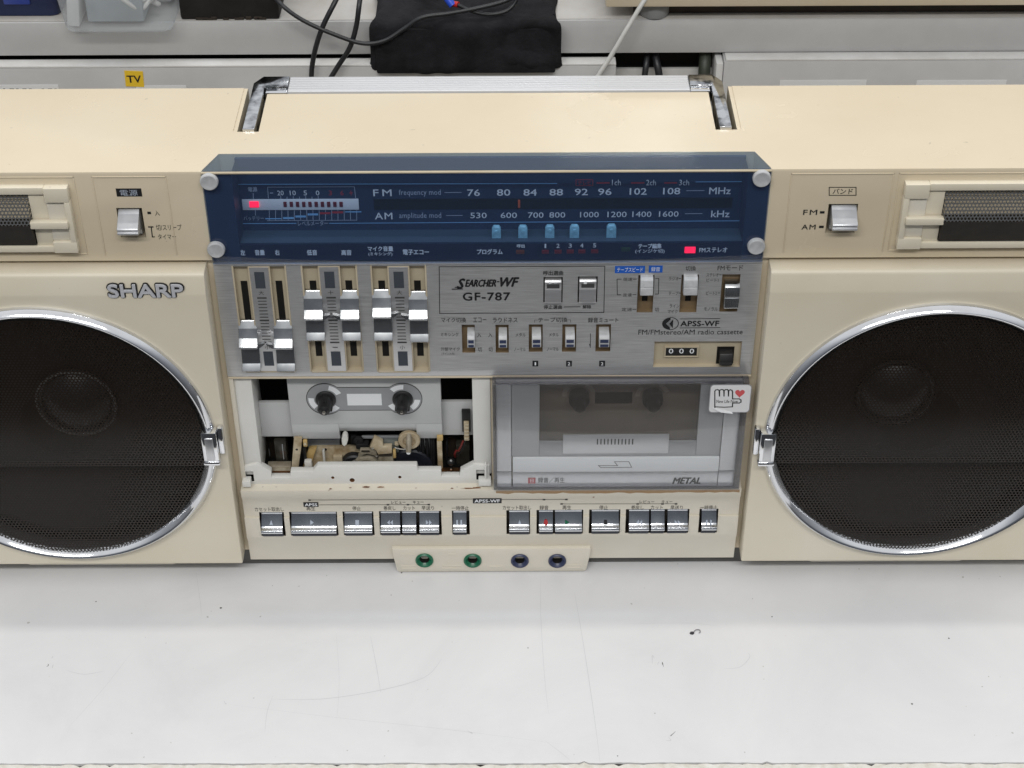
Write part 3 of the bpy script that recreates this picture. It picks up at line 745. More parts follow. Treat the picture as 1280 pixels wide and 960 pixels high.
plabel(lamp(856, 308.6, 869, 315.8, 1.0, M['led_red'], 'indicator_lamp'), 'lit red stereo lamp at the lower right of the window')
lamp(645, 312.4, 655.6, 316.8, 1.0, M['orange_off'], 'indicator_lamp')
for u in (681.7, 697.5, 712.8, 727.3, 743.3): lamp(u-4.5, 312.3-(u-681)*.01, u+4.5, 316.6-(u-681)*.01, 1.0, M['led_off'], 'indicator_lamp')
lamp(776.6, 309, 787.6, 313.6, 1.0, M['green_off'], 'indicator_lamp')

# ---- control panel
YP = -.6
cp = MB(); cp.box(-164.2, 164.2, YP, 3.9, 165.8, 250.0, M['brushed'], .5)
pan = cp.build('control_panel', boom)
wells = [rect(291, 333, 368.6, 463.3, YP), rect(377.4, 332.6, 453.5, 463.3, YP), rect(464.4, 332.6, 536.4, 463.3, YP)]
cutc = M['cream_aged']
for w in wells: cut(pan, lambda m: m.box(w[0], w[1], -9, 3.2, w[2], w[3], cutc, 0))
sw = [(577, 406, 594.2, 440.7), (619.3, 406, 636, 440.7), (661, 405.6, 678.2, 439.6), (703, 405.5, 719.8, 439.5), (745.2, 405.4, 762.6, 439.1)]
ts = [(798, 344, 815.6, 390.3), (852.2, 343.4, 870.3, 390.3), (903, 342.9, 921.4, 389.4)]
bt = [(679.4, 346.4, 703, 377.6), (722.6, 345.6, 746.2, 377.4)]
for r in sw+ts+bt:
    w = rect(*r, YP); cut(pan, lambda m: m.box(w[0], w[1], -9, 3.3, w[2], w[3], M['well_shade'] if r in sw or r in ts else M['cream_aged'] if r not in bt else M['dark_brown'], 0))
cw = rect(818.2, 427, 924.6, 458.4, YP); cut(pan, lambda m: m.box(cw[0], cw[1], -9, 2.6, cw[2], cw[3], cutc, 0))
cr = rect(897.8, 434.8, 915.6, 450, 2)
# slider trays, scales and knobs
def slider_knob(cx_, zt, zb, zr, inner):
    """stepped chrome cap between zt and zb with a ridge whose lower edge is at zr, and a pointer towards the scale"""
    k = MB(); hw = 5.7
    pr = [(2.6, zb), (-4.8, zb), (-6.2, zb+.7), (-6.8, zb+1.5), (-3.5, zb+5.2), (-1.0, zr-1.3), (-1.4, zr-.9), (-7.8, zr-.3), (-8.5, zr+.1), (-8.6, zr+.7), (-8.3, zr+1.2), (-4.6, zr+5.4), (-1.9, zt-4.4), (.6, zt-.6), (1.0, zt-.1), (2.6, zt)]
    k.prism(pr, 'x', cx_-hw, cx_+hw, M['cap_metal'], .2, 2)
    k.prism([(cx_+inner*hw, zr-.2), (cx_+inner*(hw+1.5), zr), (cx_+inner*(hw+4.6), zr+2.6), (cx_+inner*(hw+4.6), zr+3.4), (cx_+inner*hw, zr+2.4)], 'y', -7.2, -4.6, M['cap_metal'])
    return k.build('slider_knob', pan)
ridge = [((309.6, 406, 462, 436.5), (353.5, 406, 462, 437)), ((392.3, 368.5, 423.6, 401), (434.5, 368.5, 423.6, 401)), ((479, 367.5, 423.6, 398.5), (521.5, 369.5, 425.4, 401))]
marks = [('大', '小'), ('＋', '－'), ('大', '小')]
for i, w in enumerate(wells):
    x0, x1, z0, z1 = w; xm = (x0+x1)/2
    t = MB()
    cwid = 5.7
    t.box(xm-cwid-.9, xm+cwid+.9, -.9, 3.1, z0+.1, z1-.1, cutc, .2)
    t.box(xm-cwid, xm+cwid, -1.3, -.2, z0+.3, z1-.5, M['brushed_light'], .15)
    for (a, b) in ((x0-.9, x0+.1), (x1-.1, x1+.9)): t.box(a, b, -.9, 3, z0-.6, z1+.6, cutc, .2)
    t.box(x0+.1, x1-.1, -1.1, 3, z0-1.2, z0-.05, M['cream_aged'], .25)
    for c_ in ((x0+xm-cwid)/2, (x1+xm+cwid)/2):
        t.box(c_-2, c_+2, 2.9, 3.3, z0+9, z1-13, M['dark'], 0)
    tray = t.build('slider_tray', pan)
    s = MB(); yy_ = -1.3
    mv = M['print_grey']
    quad = lambda a, b, c, d, m: s.quad(a, b, c, d, yy_-.1, m)
    quad(xm-3, xm+3, z1-15.5, z1-3.6, M['scale_grey']); quad(xm-3, xm+3, z0+4.5, z0+15.5, M['scale_grey'])
    za, zb2 = z1-22.5, z0+22.5
    for j in range(15):
        zz = za+(zb2-za)*j/14; h = .55 if j % 7 == 0 else .3; ww = 2.9 if j % 7 == 0 else 2.6
        quad(xm-ww, xm+ww, zz-h, zz+h, mv if j % 7 == 0 else M['print_grey'])
    for ch_, zz in ((marks[i][0], z1-18.7), (marks[i][1], z0+18.7)):
        gg, ff = glyphs(ch_); hh = 1.5 if ch_ != '－' else .3
        s.add([(xm-1.6+3.2*p[0], yy_-.12, zz-hh+2*hh*p[1]) for p in gg], ff, mv)
    s.build('slider_scale', pan, smooth=False)
    for j, c_ in enumerate(((x0+xm-cwid)/2-.2, (x1+xm+cwid)/2+.2)):
        u, va, vb_, vr = ridge[i][j]
        slider_knob(c_, P(u, va, -4)[1], P(u, vb_, -3)[1], P(u, vr, -8.4)[1], 1 if j == 0 else -1)
# small rockers with two printed stripes
for i, r in enumerate(sw):
    w = rect(*r, YP); x0, x1, z0, z1 = w; k = MB()
    a, b = (x0+3.4, x1-.1) if i == 0 else (x0+1.9, x1-1.0)
    u_ = (r[0]+r[2])/2; dv = r[1]-406
    zz = lambda v, yy_: P(u_, v+dv, yy_)[1]
    zA, zB, zC, zD = zz(412, 1), zz(424, -5.6), zz(435.4, -6.2), zz(436.2, -5)
    pr = [(3.2, zA+.4), (1.6, zA), (-4.6, zB+1.8), (-5.5, zB+.7), (-6.1, zB), (-6.2, zC+.5), (-5.6, zC), (3.2, zC-.5)]
    k.prism(pr, 'x', a, b, M['rocker'], .25, 2)
    for va, vb2 in ((425.2, 429.2), (431, 434.2)): k.quad(a+.6, b-.6, zz(vb2, -6.2), zz(va, -6.2), -6.32, M['jack_navy'])
    k.build('rocker_switch', pan)
for i, r in enumerate(ts):
    w = rect(*r, YP); x0, x1, z0, z1 = w; k = MB(); xm = (x0+x1)/2
    k.box(xm-1.7, xm+1.7, 2.95, 3.35, z0+6, z1-6, M['dark'], 0)
    k.build('switch_slot', pan)
    zc = P(xm, 0)[1] if False else (P(808, 359, -5)[1] if i < 2 else P(912, 371.5, -5)[1])
    k = MB(); a, b = (x0+1.2, x1-.9) if i < 2 else (x0+1.8, x1-.2)
    hh = 6.0 if i < 2 else 8.2
    k.prism([(3, zc+hh), (-3.2, zc+hh), (-4.8, zc+hh-1.4), (-6.2, zc+.7), (-5.7, zc+.3), (-6.2, zc-.3), (-6.6, zc-hh+1.2), (-5.4, zc-hh), (3, zc-hh)], 'x', a, b, M['cap_metal'] if i == 2 else M['rocker'], .3, 2)
    k.build('slide_switch', pan)
for i, r in enumerate(bt):
    w = rect(*r, YP); x0, x1, z0, z1 = w; k = MB()
    k.prism([(3, z1-1.2), (-2.2, z1-1.2), (-3.2, z1-2.4), (-3.0, z1-7.6), (-2.4, z1-8.0), (-2.6, z1-8.6), (-3.6, z0+1.4), (-2.8, z0+.6), (3, z0+.6)], 'x', x0+.8, x1-.8, M['brushed_light'], .25, 2)
    k.quad(x0+2, x1-2, z1-6.4, z1-3.4, -3.25, M['print_grey'])
    write(k, '▶II' if i == 0 else '■', r[0]+7, 351.5, r[0]+(16 if i == 0 else 11), 354.8, -3.3, M['print_white'], 0)
    k.build('call_button', pan)
# tape counter
t = MB(); x0, x1, z0, z1 = rect(832.4, 433.6, 870.6, 443.8, 2.5)
for (a, b, c, d) in ((x0-1, x1+1, z1, z1+.9), (x0-1, x1+1, z0-.9, z0), (x0-1, x0, z0, z1), (x1, x1+1, z0, z1)): t.box(a, b, 1.2, 2.8, c, d, M['cream_aged'], .2)
t.box(x0, x1, 1.9, 2.8, z0, z1, M['black'], 0)
for i in range(3):
    u = 838.8+i*13.0; write(t, '0', u-2.9, 435.6, u+2.9, 441.8, 1.9, M['print_white'], .02)
t.build('tape_counter', pan, smooth=False)
k = MB(); x0, x1, z0, z1 = cr
k.box(x0-.6, x1+.6, 2.3, 2.9, z0-3, z1+.6, M['dark'], 0)
k.prism([(2.5, z1-1), (-1.5, z1-2.5), (-3.4, z0+3.2), (-3.2, z0-.5), (2.5, z0-1.2)], 'x', x0+.9, x1-.6, M['black'], .4, 2)
k.build('reset_button', pan)
# printing on the metal
L = MB(); K = M['print_black']; G = M['print_grey']; y = YP
line_px(L, [(549, 333.4), (756, 332.6), (754.8, 390.4), (549.6, 391.8), (549, 333.4)], .8, y, K)
write(L, 'S', 570.5, 347.6, 582, 361.5, y, K, .05, .35); write(L, 'EARCHER', 581, 349, 620.5, 358.6, y, K, .05, .35); write(L, '-', 621, 351.2, 624.5, 352.6, y, K, .03, .3)
write(L, 'WF', 625, 346.2, 649.5, 358.8, y, K, .05, .35); line_px(L, [(565.5, 361.4), (578, 361)], 1.3, y, K, .2); line_px(L, [(569, 359), (576, 358.6)], 1.0, y, K, .2)
write(L, 'GF-787', 578.4, 365.3, 637.8, 375.8, y, K, .035, spacing=1.12, res=4)
write(L, '呼出選曲', 679, 338.4, 704, 344, y, K, .015); write(L, '停止選曲', 679.4, 381.3, 702.5, 386.3, y, K, .015); write(L, '解除', 728.2, 381, 739, 385.8, y, K, .015)
line_px(L, [(705, 383.6), (725, 383.3)], .8, y, K)
for t, a, b in (('マイク切換', 551.5, 582.5), ('エコー', 591.5, 608), ('ラウドネス', 616, 647), ('┌テープ切換┐', 668, 713.5), ('録音ミュート', 735, 773)): write(L, t, a, 396.8, b, 403, y, G, .008)
for t, a, v, b in (('ミキシング', 551, 418, 573.5), ('外部マイク', 551, 436.2, 574.6), ('メタル', 644.5, 418.4, 657), ('ノーマル', 642.5, 436.6, 657), ('メタル', 686.3, 418.2, 698.3), ('ノーマル', 683.5, 436.4, 698.3)):
    write(L, t, a, v-2.3, b, v+2.3, y, G, 0)
write(L, '(ライン入力)', 552, 440.5, 568, 444, y, G, 0)
for t, u, v in (('入', 598.9, 418.6), ('切', 599.8, 436.8), ('入', 612.8, 418.6), ('切', 613.2, 436.8)): write(L, t, u-2.6, v-2.7, u+2.6, v+2.7, y, G, .005)
line_px(L, [(738, 417), (738, 432)], .8, y, G); line_px(L, [(736.8, 430), (738, 434)], .8, y, G)
for t, u in (('1', 669.2), ('2', 711.2), ('2', 752.6)):
    quad_px(L, u-3.6, 450.8, u+3.6, 457.9, y, K); write(L, t, u-(.9 if t == '1' else 1.6), 452.4, u+(.9 if t == '1' else 1.6), 456.4, y, M['print_white'], .03, lift=.25)
quad_px(L, 768.8, 332.4, 806, 341.2, y, M['label_blue']); quad_px(L, 811.2, 331.8, 828, 340.6, y, M['label_blue'])
write(L, 'テープスピード', 771.5, 334, 803.5, 339.6, y, M['print_white'], .0, lift=.25); write(L, '録音', 814, 333.5, 825, 339, y, M['print_white'], .0, lift=.25)
write(L, '切換', 857, 332.3, 869.8, 338.4, y, G, .005); write(L, 'FMモード', 897, 331.3, 928.8, 338, y, G, .01)
for t, a, v, b in (('倍速', 779, 349, 790.5), ('定速', 778.8, 368.6, 789.8), ('定速', 777, 386.8, 790), ('ラジオ', 836, 348.2, 848), ('テープ', 836, 366.4, 848), ('ライン', 837, 382.4, 849), ('マイク', 834.5, 389.4, 847), ('ステレオ', 883, 343.6, 898.4), ('ビート1', 883, 350, 898), ('ビート2', 882.6, 366.2, 896), ('モノラル', 880, 386.2, 897)):
    write(L, t, a, v-2.2, b, v+2.2, y, G, 0)
for a in (((776.5, 348.8), (771.3, 348.9), (771.6, 368.4), (775.8, 368.3)), ((819.5, 348), (823.5, 348), (823, 367.4), (819, 367.5)), ((791.5, 348.9), (795.5, 348.8)), ((791, 368.3), (795, 368.2)), ((791, 386.6), (795, 386.5)), ((848.8, 348), (850.8, 348)), ((848.6, 366.2), (850.6, 366.2)), ((899.6, 343.4), (901.4, 343.4)), ((897.6, 366), (899.6, 366))):
    line_px(L, list(a), .8, y, G)
write(L, 'ダビング', 821, 354, 825.5, 362, y, G, 0) if False else None
write(L, '切', 818.5, 384.5, 823.5, 389.5, y, G, 0)
cx_, cz_ = P(837.8, 404.4, y)
pts = [(cx_+5.0*math.cos(a), cz_+4.6*math.sin(a)) for a in [math.pi/2+i*math.pi/16 for i in range(17)]]
L.add([(a, y-.15, b) for a, b in pts], [tuple(range(17))], K)
ring = [(cx_+5.0*math.cos(a), cz_+4.6*math.sin(a)) for a in [-math.pi/2+i*math.pi/16 for i in range(17)]]
L.line(ring, .45, y-.16, K)
L.add([(cx_-2.6, y-.2, cz_), (cx_+.2, y-.2, cz_+3.2), (cx_+.2, y-.2, cz_-3.2)], [(0, 1, 2)], M['silver_satin'])
L.add([(cx_-.6, y-.24, cz_), (cx_+1.7, y-.24, cz_+3.4), (cx_+1.7, y-.24, cz_-3.4)], [(0, 1, 2)], K)
write(L, 'APSS-WF', 850.5, 400.8, 899, 407.8, y, K, .04, spacing=1.05, res=3); line_px(L, [(850, 398.6), (900, 398.1)], .7, y, K); line_px(L, [(850, 409.8), (900, 409.3)], .7, y, K)
write(L, 'FM/FMstereo/AM radio cassette', 798, 411.8, 928.4, 418, y, K, .0)
L.build('panel_lettering', pan, smooth=False)

# ---- cream rail between the control panel and the decks, and the lower centre panel
lw = MB()
lw.box(-164.2, 164.2, -.4, 3.9, 163.9, 165.4, M['cream'], .3)
rail = lw.build('centre_rail', boom)
kp = MB()
zE = [P(610, v, -4)[1] for v in (611, 622.5, 645.5, 672, 700.5)]
yk = -5
prof = [(3.9, P(610, 607, -2)[1]), (-3.5, P(610, 610.5, -3.5)[1]), (-5.2, P(610, 612.5, -5)[1]), (-5.2, P(610, 621, -5)[1]), (-3.2, P(610, 622.5, -3.2)[1]), (-3.2, P(610, 645, -3.2)[1]), (-4.4, P(610, 646.2, -4.4)[1]), (-4.4, P(610, 670.5, -4.4)[1]), (-2.6, P(610, 674, -2.6)[1]), (-1.2, P(610, 698, -1.2)[1]), (0, 10.2), (3.9, 10.2)]
kp.prism(prof, 'x', -164.6, 164.6, M['cream_pale'])
key_panel = kp.build('key_panel', boom)
keys = [(325.5, 353, 0), (363, 420.5, 0), (429.5, 465.5, 0), (475, 500.4, 0), (502, 520.6, 0), (523.6, 549.2, 0), (565.8, 583.6, 0),
        (636, 662, 1), (673.2, 691.8, 1), (693.2, 728.2, 1), (739.2, 774.4, 1), (785.8, 812, 1), (813.2, 831.4, 1), (834, 860.4, 1), (876.6, 896.4, 1)]
wellsK = [(325, 355.8), (362.4, 422), (429, 467.4), (474.4, 552), (565.2, 587), (633, 662.6), (670.6, 728.8), (736.2, 775), (781.8, 860.9), (873.4, 896.9)]
zK1 = P(610, 639.5, -4)[1]; zK0 = P(610, 667.6, -4)[1]
def kz(u): return (u-610)*-.0022*0+(-(u-610)*.004)*-.62
for a, b in wellsK:
    xa, xb = P(a, 653, -4)[0], P(b, 653, -4)[0]; dz = (u_ := (a+b)/2, .0026*(u_-480))[1]
    cut(key_panel, lambda m: m.box(xa, xb, -12, 3.4, zK0+dz, zK1+dz, M['dark_brown'], 0))
for (a, b, sd) in keys:
    xa, xb = P(a, 653, -6)[0]+.3, P(b, 653, -6)[0]-.3; dz = .0026*((a+b)/2-480); zt_, zb2 = zK1+dz-.5, zK0+dz+.4
    k = MB(); h = zt_-zb2
    pr = [(3.2, zt_), (1.2, zt_-.1), (-.4, zt_-.7), (-1.2, zt_-1.8), (-1.3, zt_-2.8), (-5.4, zb2+h*.47), (-6.2, zb2+h*.43), (-8.4, zb2+h*.39), (-9.0, zb2+h*.34), (-9.0, zb2+h*.29), (-8.3, zb2+h*.25), (-5.4, zb2+h*.19), (3.2, zb2+h*.19)]
    k.prism(pr, 'x', xa, xb, M['key_chrome'], .15, 2); k.box(xa+.1, xb-.1, -5.6, 3.2, zb2+.1, zb2+h*.185, M['key_shade'], .3)  # dark strip added below each key for its shaded underside
    ko = k.build('piano_key', key_panel)
    if abs(a-673.2) < 1: plabel(ko, 'record key with a red dot')
L = MB(); K = M['print_black']; y = -3.2
for off, lst in ((0, [('カセット取出し', 318.5, 354.5, 636.4), ('再生', 383, 394, 635.6), ('停止', 440.5, 451, 635.4), ('巻戻し', 479.5, 494.5, 635), ('カット', 504, 518.5, 635), ('早送り', 527, 542.5, 634.8), ('一時停止', 564.5, 586, 635)]),
                 (0, [('カセット取出し', 628.5, 664, 634.4), ('録音', 674.5, 685.5, 634.4), ('再生', 703, 714, 634.2), ('停止', 749, 760, 634.2), ('巻戻し', 789, 804.5, 634.2), ('カット', 813.5, 828.5, 634.2), ('早送り', 838, 853.5, 634.2), ('一時停止', 875, 896.5, 634.2)])):
    for t, a, b, v in lst: write(L, t, a, v-2.6, b, v+2.7, y, K, .0)
for t, a, b, v in (('レビュー', 489, 507, 627.6), ('キュー', 516, 529.5, 627.6), ('レビュー', 799.5, 818, 627), ('キュー', 827, 840.5, 627)): write(L, t, a, v-2, b, v+2, y, K, 0)
line_px(L, [(387, 625), (590, 623.8)], .6, y, K); line_px(L, [(399, 631), (537, 630.6)], .6, y, K); line_px(L, [(627, 624.4), (709, 624.2)], .6, y, K); line_px(L, [(702, 629.8), (846, 629.6)], .6, y, K)
for u, v in ((387, 625), (485, 630.8), (510, 630.7), (536, 630.6), (680, 624.4), (708, 624.2), (702, 629.8), (797, 629.8), (828, 629.8), (845, 629.7)): quad_px(L, u-1.6, v-.8, u+1.6, v+.8, y, K, .18)
quad_px(L, 379, 627.6, 398.4, 633.3, y, K, .2); write(L, 'APSS', 381, 628.8, 396.6, 632.4, y, M['print_white'], .03, lift=.3)
quad_px(L, 591, 622.8, 627, 628.8, y, K, .2); write(L, 'APSS-WF', 593, 623.9, 625, 627.9, y, M['print_white'], .04, lift=.3)
# marks pressed on the key faces
def mark(t, u, w, h, m):
    zt_ = zK1+.0026*(u-480)-.5; ym = -3.4
    zc = P(u, 653, ym)[1]; ym = -1.3-.54*(zt_-2.8-zc)
    write(L, t, u-w, 653-h, u+w, 653+h, ym, m, 0, lift=.15, tilt=.54)
mark('●', 682.3, 2.6, 2.6, M['print_red']); mark('▶', 709, 2.6, 2, M['jack_green']); mark('■', 757, 2, 1.8, M['print_black'])
for t, u in (('▲', 339), ('▶', 390), ('■', 446.5), ('◀◀', 487.5), ('▶▶', 536), ('II', 574), ('▲', 649.5), ('◀◀', 799), ('▶▶', 847), ('II', 886)):
    mark(t, u, 2.2 if len(t) == 1 else 3.6, 2, M['print_dim'])
L.build('key_lettering', key_panel, smooth=False)
# wear and rust marks on the ledge under the open deck
ws = MB()
for u, v, a, b in ((413, 611, 2.4, .8), (411, 613.4, 1.2, .5), (438, 609.6, 2, .5), (458, 608.6, 6.5, 1.1), (476, 608.8, 4.5, .9), (520, 610, 1.6, .4), (565, 610.4, 2.2, .7), (588, 610.4, 12, .8), (596, 609.6, 5, 1.0), (742, 621.5, 1.5, .6)):
    def yl_(q): return float(np.interp(q, [607, 610.5, 612.5, 621], [-2, -3.5, -5.05, -5.2]))-.12
    n = 12; ctr = P(u, v, yl_(v)); vs = [(ctr[0], yl_(v), ctr[1])]
    for i in range(n):
        q = 2*math.pi*i/n; f_ = rnd.uniform(.55, 1.15); uu, vv = u+a*math.cos(q)*f_, max(607.2, v+b*math.sin(q)*f_); pp = P(uu, vv, yl_(vv)); vs.append((pp[0], yl_(vv), pp[1]))
    ws.add(vs, [(0, 1+i, 1+(i+1) % n) for i in range(n)], M['rust'])
zt0 = P(610, 610.5, -3.5)[1]
xs_ = [P(620+i*7.6, 618, -5)[0] for i in range(41)]
lo = [P(770, 616.2+rnd.uniform(-.9, .9), -5.3)[1] for _ in xs_]; hi = P(770, 612.6, -5.3)[1]
M['brown_grime'] = plastic('brown_grime', (.25, .145, .07), .6, .3, 60, 0, c2=(.36, .24, .13))
ws.add([(x_, -5.32, z_) for x_, z_ in zip(xs_, lo)]+[(x_, -5.32, hi) for x_ in xs_], [(i, i+1, 42+i, 41+i) for i in range(40)], M['brown_grime'])
ws.build('rust_spots', key_panel, smooth=False)

# ---- jack panel
jp = MB()
JY = -5.0; a = P(490, 686, JY); b = P(738.5, 686, JY); zlow = P(614, 714.5, JY)[1]
zt_ = (a[1]+b[1])/2
jp.prism([(a[0], zt_), (b[0], zt_), (b[0]-.2, zt_-5), (b[0]-2.6, zlow+1.2), (b[0]-3.8, zlow), (a[0]+3.8, zlow), (a[0]+2.6, zlow+1.2), (a[0]+.2, zt_-5)], 'y', JY, 1.9, M['cream_pale'], .5, 2)
jack = jp.build('jack_panel', boom)
for i, (u, v) in enumerate(((530.5, 701.3), (590.8, 701.6), (649.8, 701.9), (696.6, 701.9))):
    x, z = P(u, v, JY-1); c = M['jack_green'] if i < 2 else M['jack_navy']; k = MB()
    cut(jack, lambda m: (m.lathe([(4.4, -14), (4.4, 1.2)], x, z, M['dark'], 32), m.f.append(tuple(range(31, -1, -1))), m.f.append(tuple(range(32, 64))), m.mi.extend([0, 0])))
    k.lathe([(r_, t_+10+JY) for r_, t_ in ((6.1, -9.9), (6.1, -10.9), (5.5, -11.5), (4.9, -11.4), (4.4, -10.6), (3.3, -9.4))], x, z, c, 36); k.lathe([(3.3, JY+.6), (2.9, JY+1.4), (2.7, 1.0)], x, z, M['dark'], 36)
    k.lathe([(2.75, .9), (.1, 1.0)], x, z, M['dark'], 20, cap=True)
    plabel(k.build('audio_jack', jack), 'green socket' if i < 2 else 'navy socket')
em = MB()
for a_, b_, v in ((500, 519, 693), (501, 520, 707.5), (502, 520, 710.5), (553, 577, 707), (553, 576, 710.3), (560, 570, 693), (612, 628, 708), (708, 727, 706.5), (709, 726, 709.5)):
    x0, x1, z0, z1 = rect(a_, v-.7, b_, v+.7, JY); em.box(x0, x1, JY-.25, JY+.1, z0, z1, M['cream_pale'], .08)
em.build('embossed_marks', jack)

# ---- open cassette deck (left)
dk = MB()
GP = M['grey_plastic']; WP = M['white_plastic']
xl1 = P(317, 500, 3)[0]; xr0 = P(590.5, 500, 3)[0]
dk.box(-161.4, xl1, 3, 30, 82, 164.4, WP, .5); dk.box(-164, -161.2, 0.2, 3.8, 74, 163.8, M['cream_pale'], .4)
boomdeck = dk.build('cassette_deck', boom)
dk = MB(); dk.box(xr0, .4, 3, 30, 82, 164.4, WP, .5); dk.build('deck_pillar', boomdeck)
yl = 3
dk = MB()
lip = [(303, 612), (303, 584), (320.5, 580), (327, 583), (339, 590), (339, 597), (363, 597), (363, 589.5), (391, 589.3), (396.5, 582.7), (521, 582.2), (522.5, 588.3), (551.5, 588.3), (551.5, 595.5), (574.7, 595.5), (575.5, 589), (591, 581), (612, 582), (612, 612)]
dk.prism([P(u, v, yl-2) for u, v in lip], 'y', yl-2, yl+3, WP, .4, 2)
deck = boomdeck
lipo = dk.build('deck_lip', deck)
for (u0, v0, u1, v1) in ((306.8, 589.5, 318, 601.5), (595.2, 587.4, 605.6, 599.4)):
    w = rect(u0, v0, u1, v1, 1); cut(lipo, lambda m: m.box(w[0], w[1], -6, 9, w[2], w[3], M['dark'], 0))
for u, v, r in ((416, 597, 1.1), (440.2, 600.2, 1.7), (499.8, 596.4, 1.1)):
    x, z = P(u, v, 1)
    cut(lipo, lambda m: (m.lathe([(r, -4), (r, 4.5)], x, z, M['rust'], 16), m.f.append(tuple(range(15, -1, -1))), m.f.append(tuple(range(16, 32))), m.mi.extend([0, 0])))
for (u0, v0, u1, v1) in ((302.5, 601, 314, 608), (598, 600.5, 614, 606.5)):
    tb_ = MB(); x0, x1, z0, z1 = rect(u0, v0, u1, v1, -3); tb_.box(x0, x1, -4, 2, z0, z1, WP, .5)
    if u0 > 500:
        x0, x1, z0, z2_ = rect(605.8, 580, 608.6, 602, -1); tb_.box(x0, x1, -2, 1.9, z1-.5, z2_, WP, .4)
    tb_.build('door_hinge', deck)
sp_ = MB()
x0, x1, z0, z1 = rect(322, 503.5, 366, 545, 17); sp_.box(xl1, x1+3, 17, 20, z0-.5, z1, GP, .5); sp_.build('side_plate', deck); sp_ = MB()
x0, x1, z0, z1 = rect(550, 502.5, 588, 543, 17); sp_.box(x0-3, xr0, 17, 20, z0-.5, z1, GP, .5)
sp_.build('side_plate', deck)
tpm = MB(); yt = 10
x0, z1 = P(358.5, 477, yt); x1, z0 = P(552.5, 529.6, yt)
zlip = P(450, 549, 13)[1]
xa0, xa1 = P(425, 549, 11)[0], P(521, 549, 11)[0]
tpm.prism([(x0, z0), (x1, z0), (x1, 164.3), (x0, 164.3)], 'y', yt, yt+5, GP, .4, 2)
# the lower lip bends back, with an arch cut out over the heads
def lipseg(xs0, xs1, zlo):
    tpm.prism([(yt+.3, z0-.1), (yt+1.3, (z0+zlo)/2), (yt+3.6, zlo), (yt+5.5, zlo), (yt+5, z0-.1)], 'x', xs0, xs1, GP, .3, 2)
lipseg(x0, xa0, zlip); lipseg(xa1, x1, zlip); lipseg(xa0, xa1, zlip+6.5)
tape_plate = tpm.build('tape_plate', deck)
rw = MB(); yy_ = yt-.15
cl = P(407.2, 498.7, yt); crr = P(503.4, 498.2, yt)
cz_ = (cl[1]+crr[1])/2; rx = 12.2
outl = []
for c_, s0 in ((crr[0], -1), (cl[0], 1)):
    A = [math.radians(a_) for a_ in (range(-132, 133, 12) if s0 < 0 else range(48, 313, 12))]
    outl += [(c_+rx*math.cos(q), cz_+rx*math.sin(q)) for q in A]
outl2 = [((p[0]-(cl[0]+crr[0])/2)*1.012+(cl[0]+crr[0])/2, (p[1]-cz_)*1.06+cz_) for p in outl]
def clampband(o, h=8.2):
    res = []
    for p in o:
        res.append(p)
    return res
rw.add([(p[0], yt-.08, p[1]) for p in outl2], [tuple(range(len(outl2)))], M['print_grey'])
rw.add([(p[0], yt-.16, p[1]) for p in outl], [tuple(range(len(outl)))], M['mid_grey'])
x0, x1, z0_, z1_ = rect(433.4, 492, 477.5, 506.3, yt); rw.quad(x0, x1, z0_, z1_, yt-.26, M['print_white'])
for c_ in (cl[0], crr[0]):
    for a0 in (205, 300, 55) if c_ == cl[0] else (-25, 115, 240):
        A = [math.radians(a0-30+i*10-(0)) for i in range(6)]
        vs = [(c_+11.2*math.cos(q), yt-.24, cz_+11.2*math.sin(q)) for q in A]+[(c_+7.6*math.cos(q), yt-.24, cz_+7.6*math.sin(q)) for q in A[::-1]]
        rw.add(vs, [tuple(range(12))], M['print_white'])
rw.build('reel_print', deck, smooth=False)
for c_ in (cl[0], crr[0]):
    k = MB(); k.lathe([(6.6, yt), (6.6, yt-1.2), (5.8, yt-1.8), (4.6, yt-2), (4.2, yt-10), (3.6, yt-12.5), (1.6, yt-13.6), (.1, yt-14)], c_, cz_, M['black'], 28, cap=True)
    for j in range(3):
        q = math.radians(90+120*j); k.box(c_+4.4*math.cos(q)-.9, c_+4.4*math.cos(q)+.9, yt-9.5, yt-1, cz_+4.4*math.sin(q)-.9, cz_+4.4*math.sin(q)+.9, M['black'], .3)
    k.lathe([(1.1, yt-13.6), (.9, yt-15), (.1, yt-15.2)], c_, cz_, M['steel'], 12, cap=True)
    k.build('reel_spindle', deck)
# mechanism seen below the tape plate
def bpx(mb, u0, v0, u1, v1, ya, yb2, m, b=.4):
    x0, x1, z0, z1 = rect(u0, v0, u1, v1, ya); mb.box(x0, x1, ya, yb2, z0, z1, m, b)
def poly_px(mb, pts, ya, yb2, m, b=.3):
    mb.prism([P(u, v, ya) for u, v in pts], 'y', ya, yb2, m, b, 2)
def disc(mb, u, v, prof, m, n=28):
    x, z = P(u, v, prof[0][1]); mb.lathe(prof, x, z, m, n, cap=True)
M['taupe'] = plastic('oily_taupe_metal', (.30, .27, .21), .38, .25, 160, .1, 300, .6, c2=(.16, .13, .09))
M['old_beige'] = plastic('grimy_beige_plastic', (.54, .475, .345), .5, .1, 110, .1, 400, .4, c2=(.27, .19, .10))
M['amber'] = plastic('amber_stained_plastic', (.55, .40, .17), .45, .15, 60, 0, c2=(.36, .22, .07))
M['green_grey'] = plastic('green_grey_plate', (.20, .22, .205), .5, .15, 80, 0)
M['translucent'] = plastic('milky_plastic', (.66, .65, .60), .35, .06, 90, 0)
mc = MB()
bpx(mc, 364, 546, 552, 604, 34, 37, M['dark_brown'], 0)
bpx(mc, 384, 549.5, 425, 559, 26, 30, M['mid_grey'])
poly_px(mc, [(389, 559.5), (462, 559), (462, 590), (378, 590)], 22, 25, M['old_beige'])
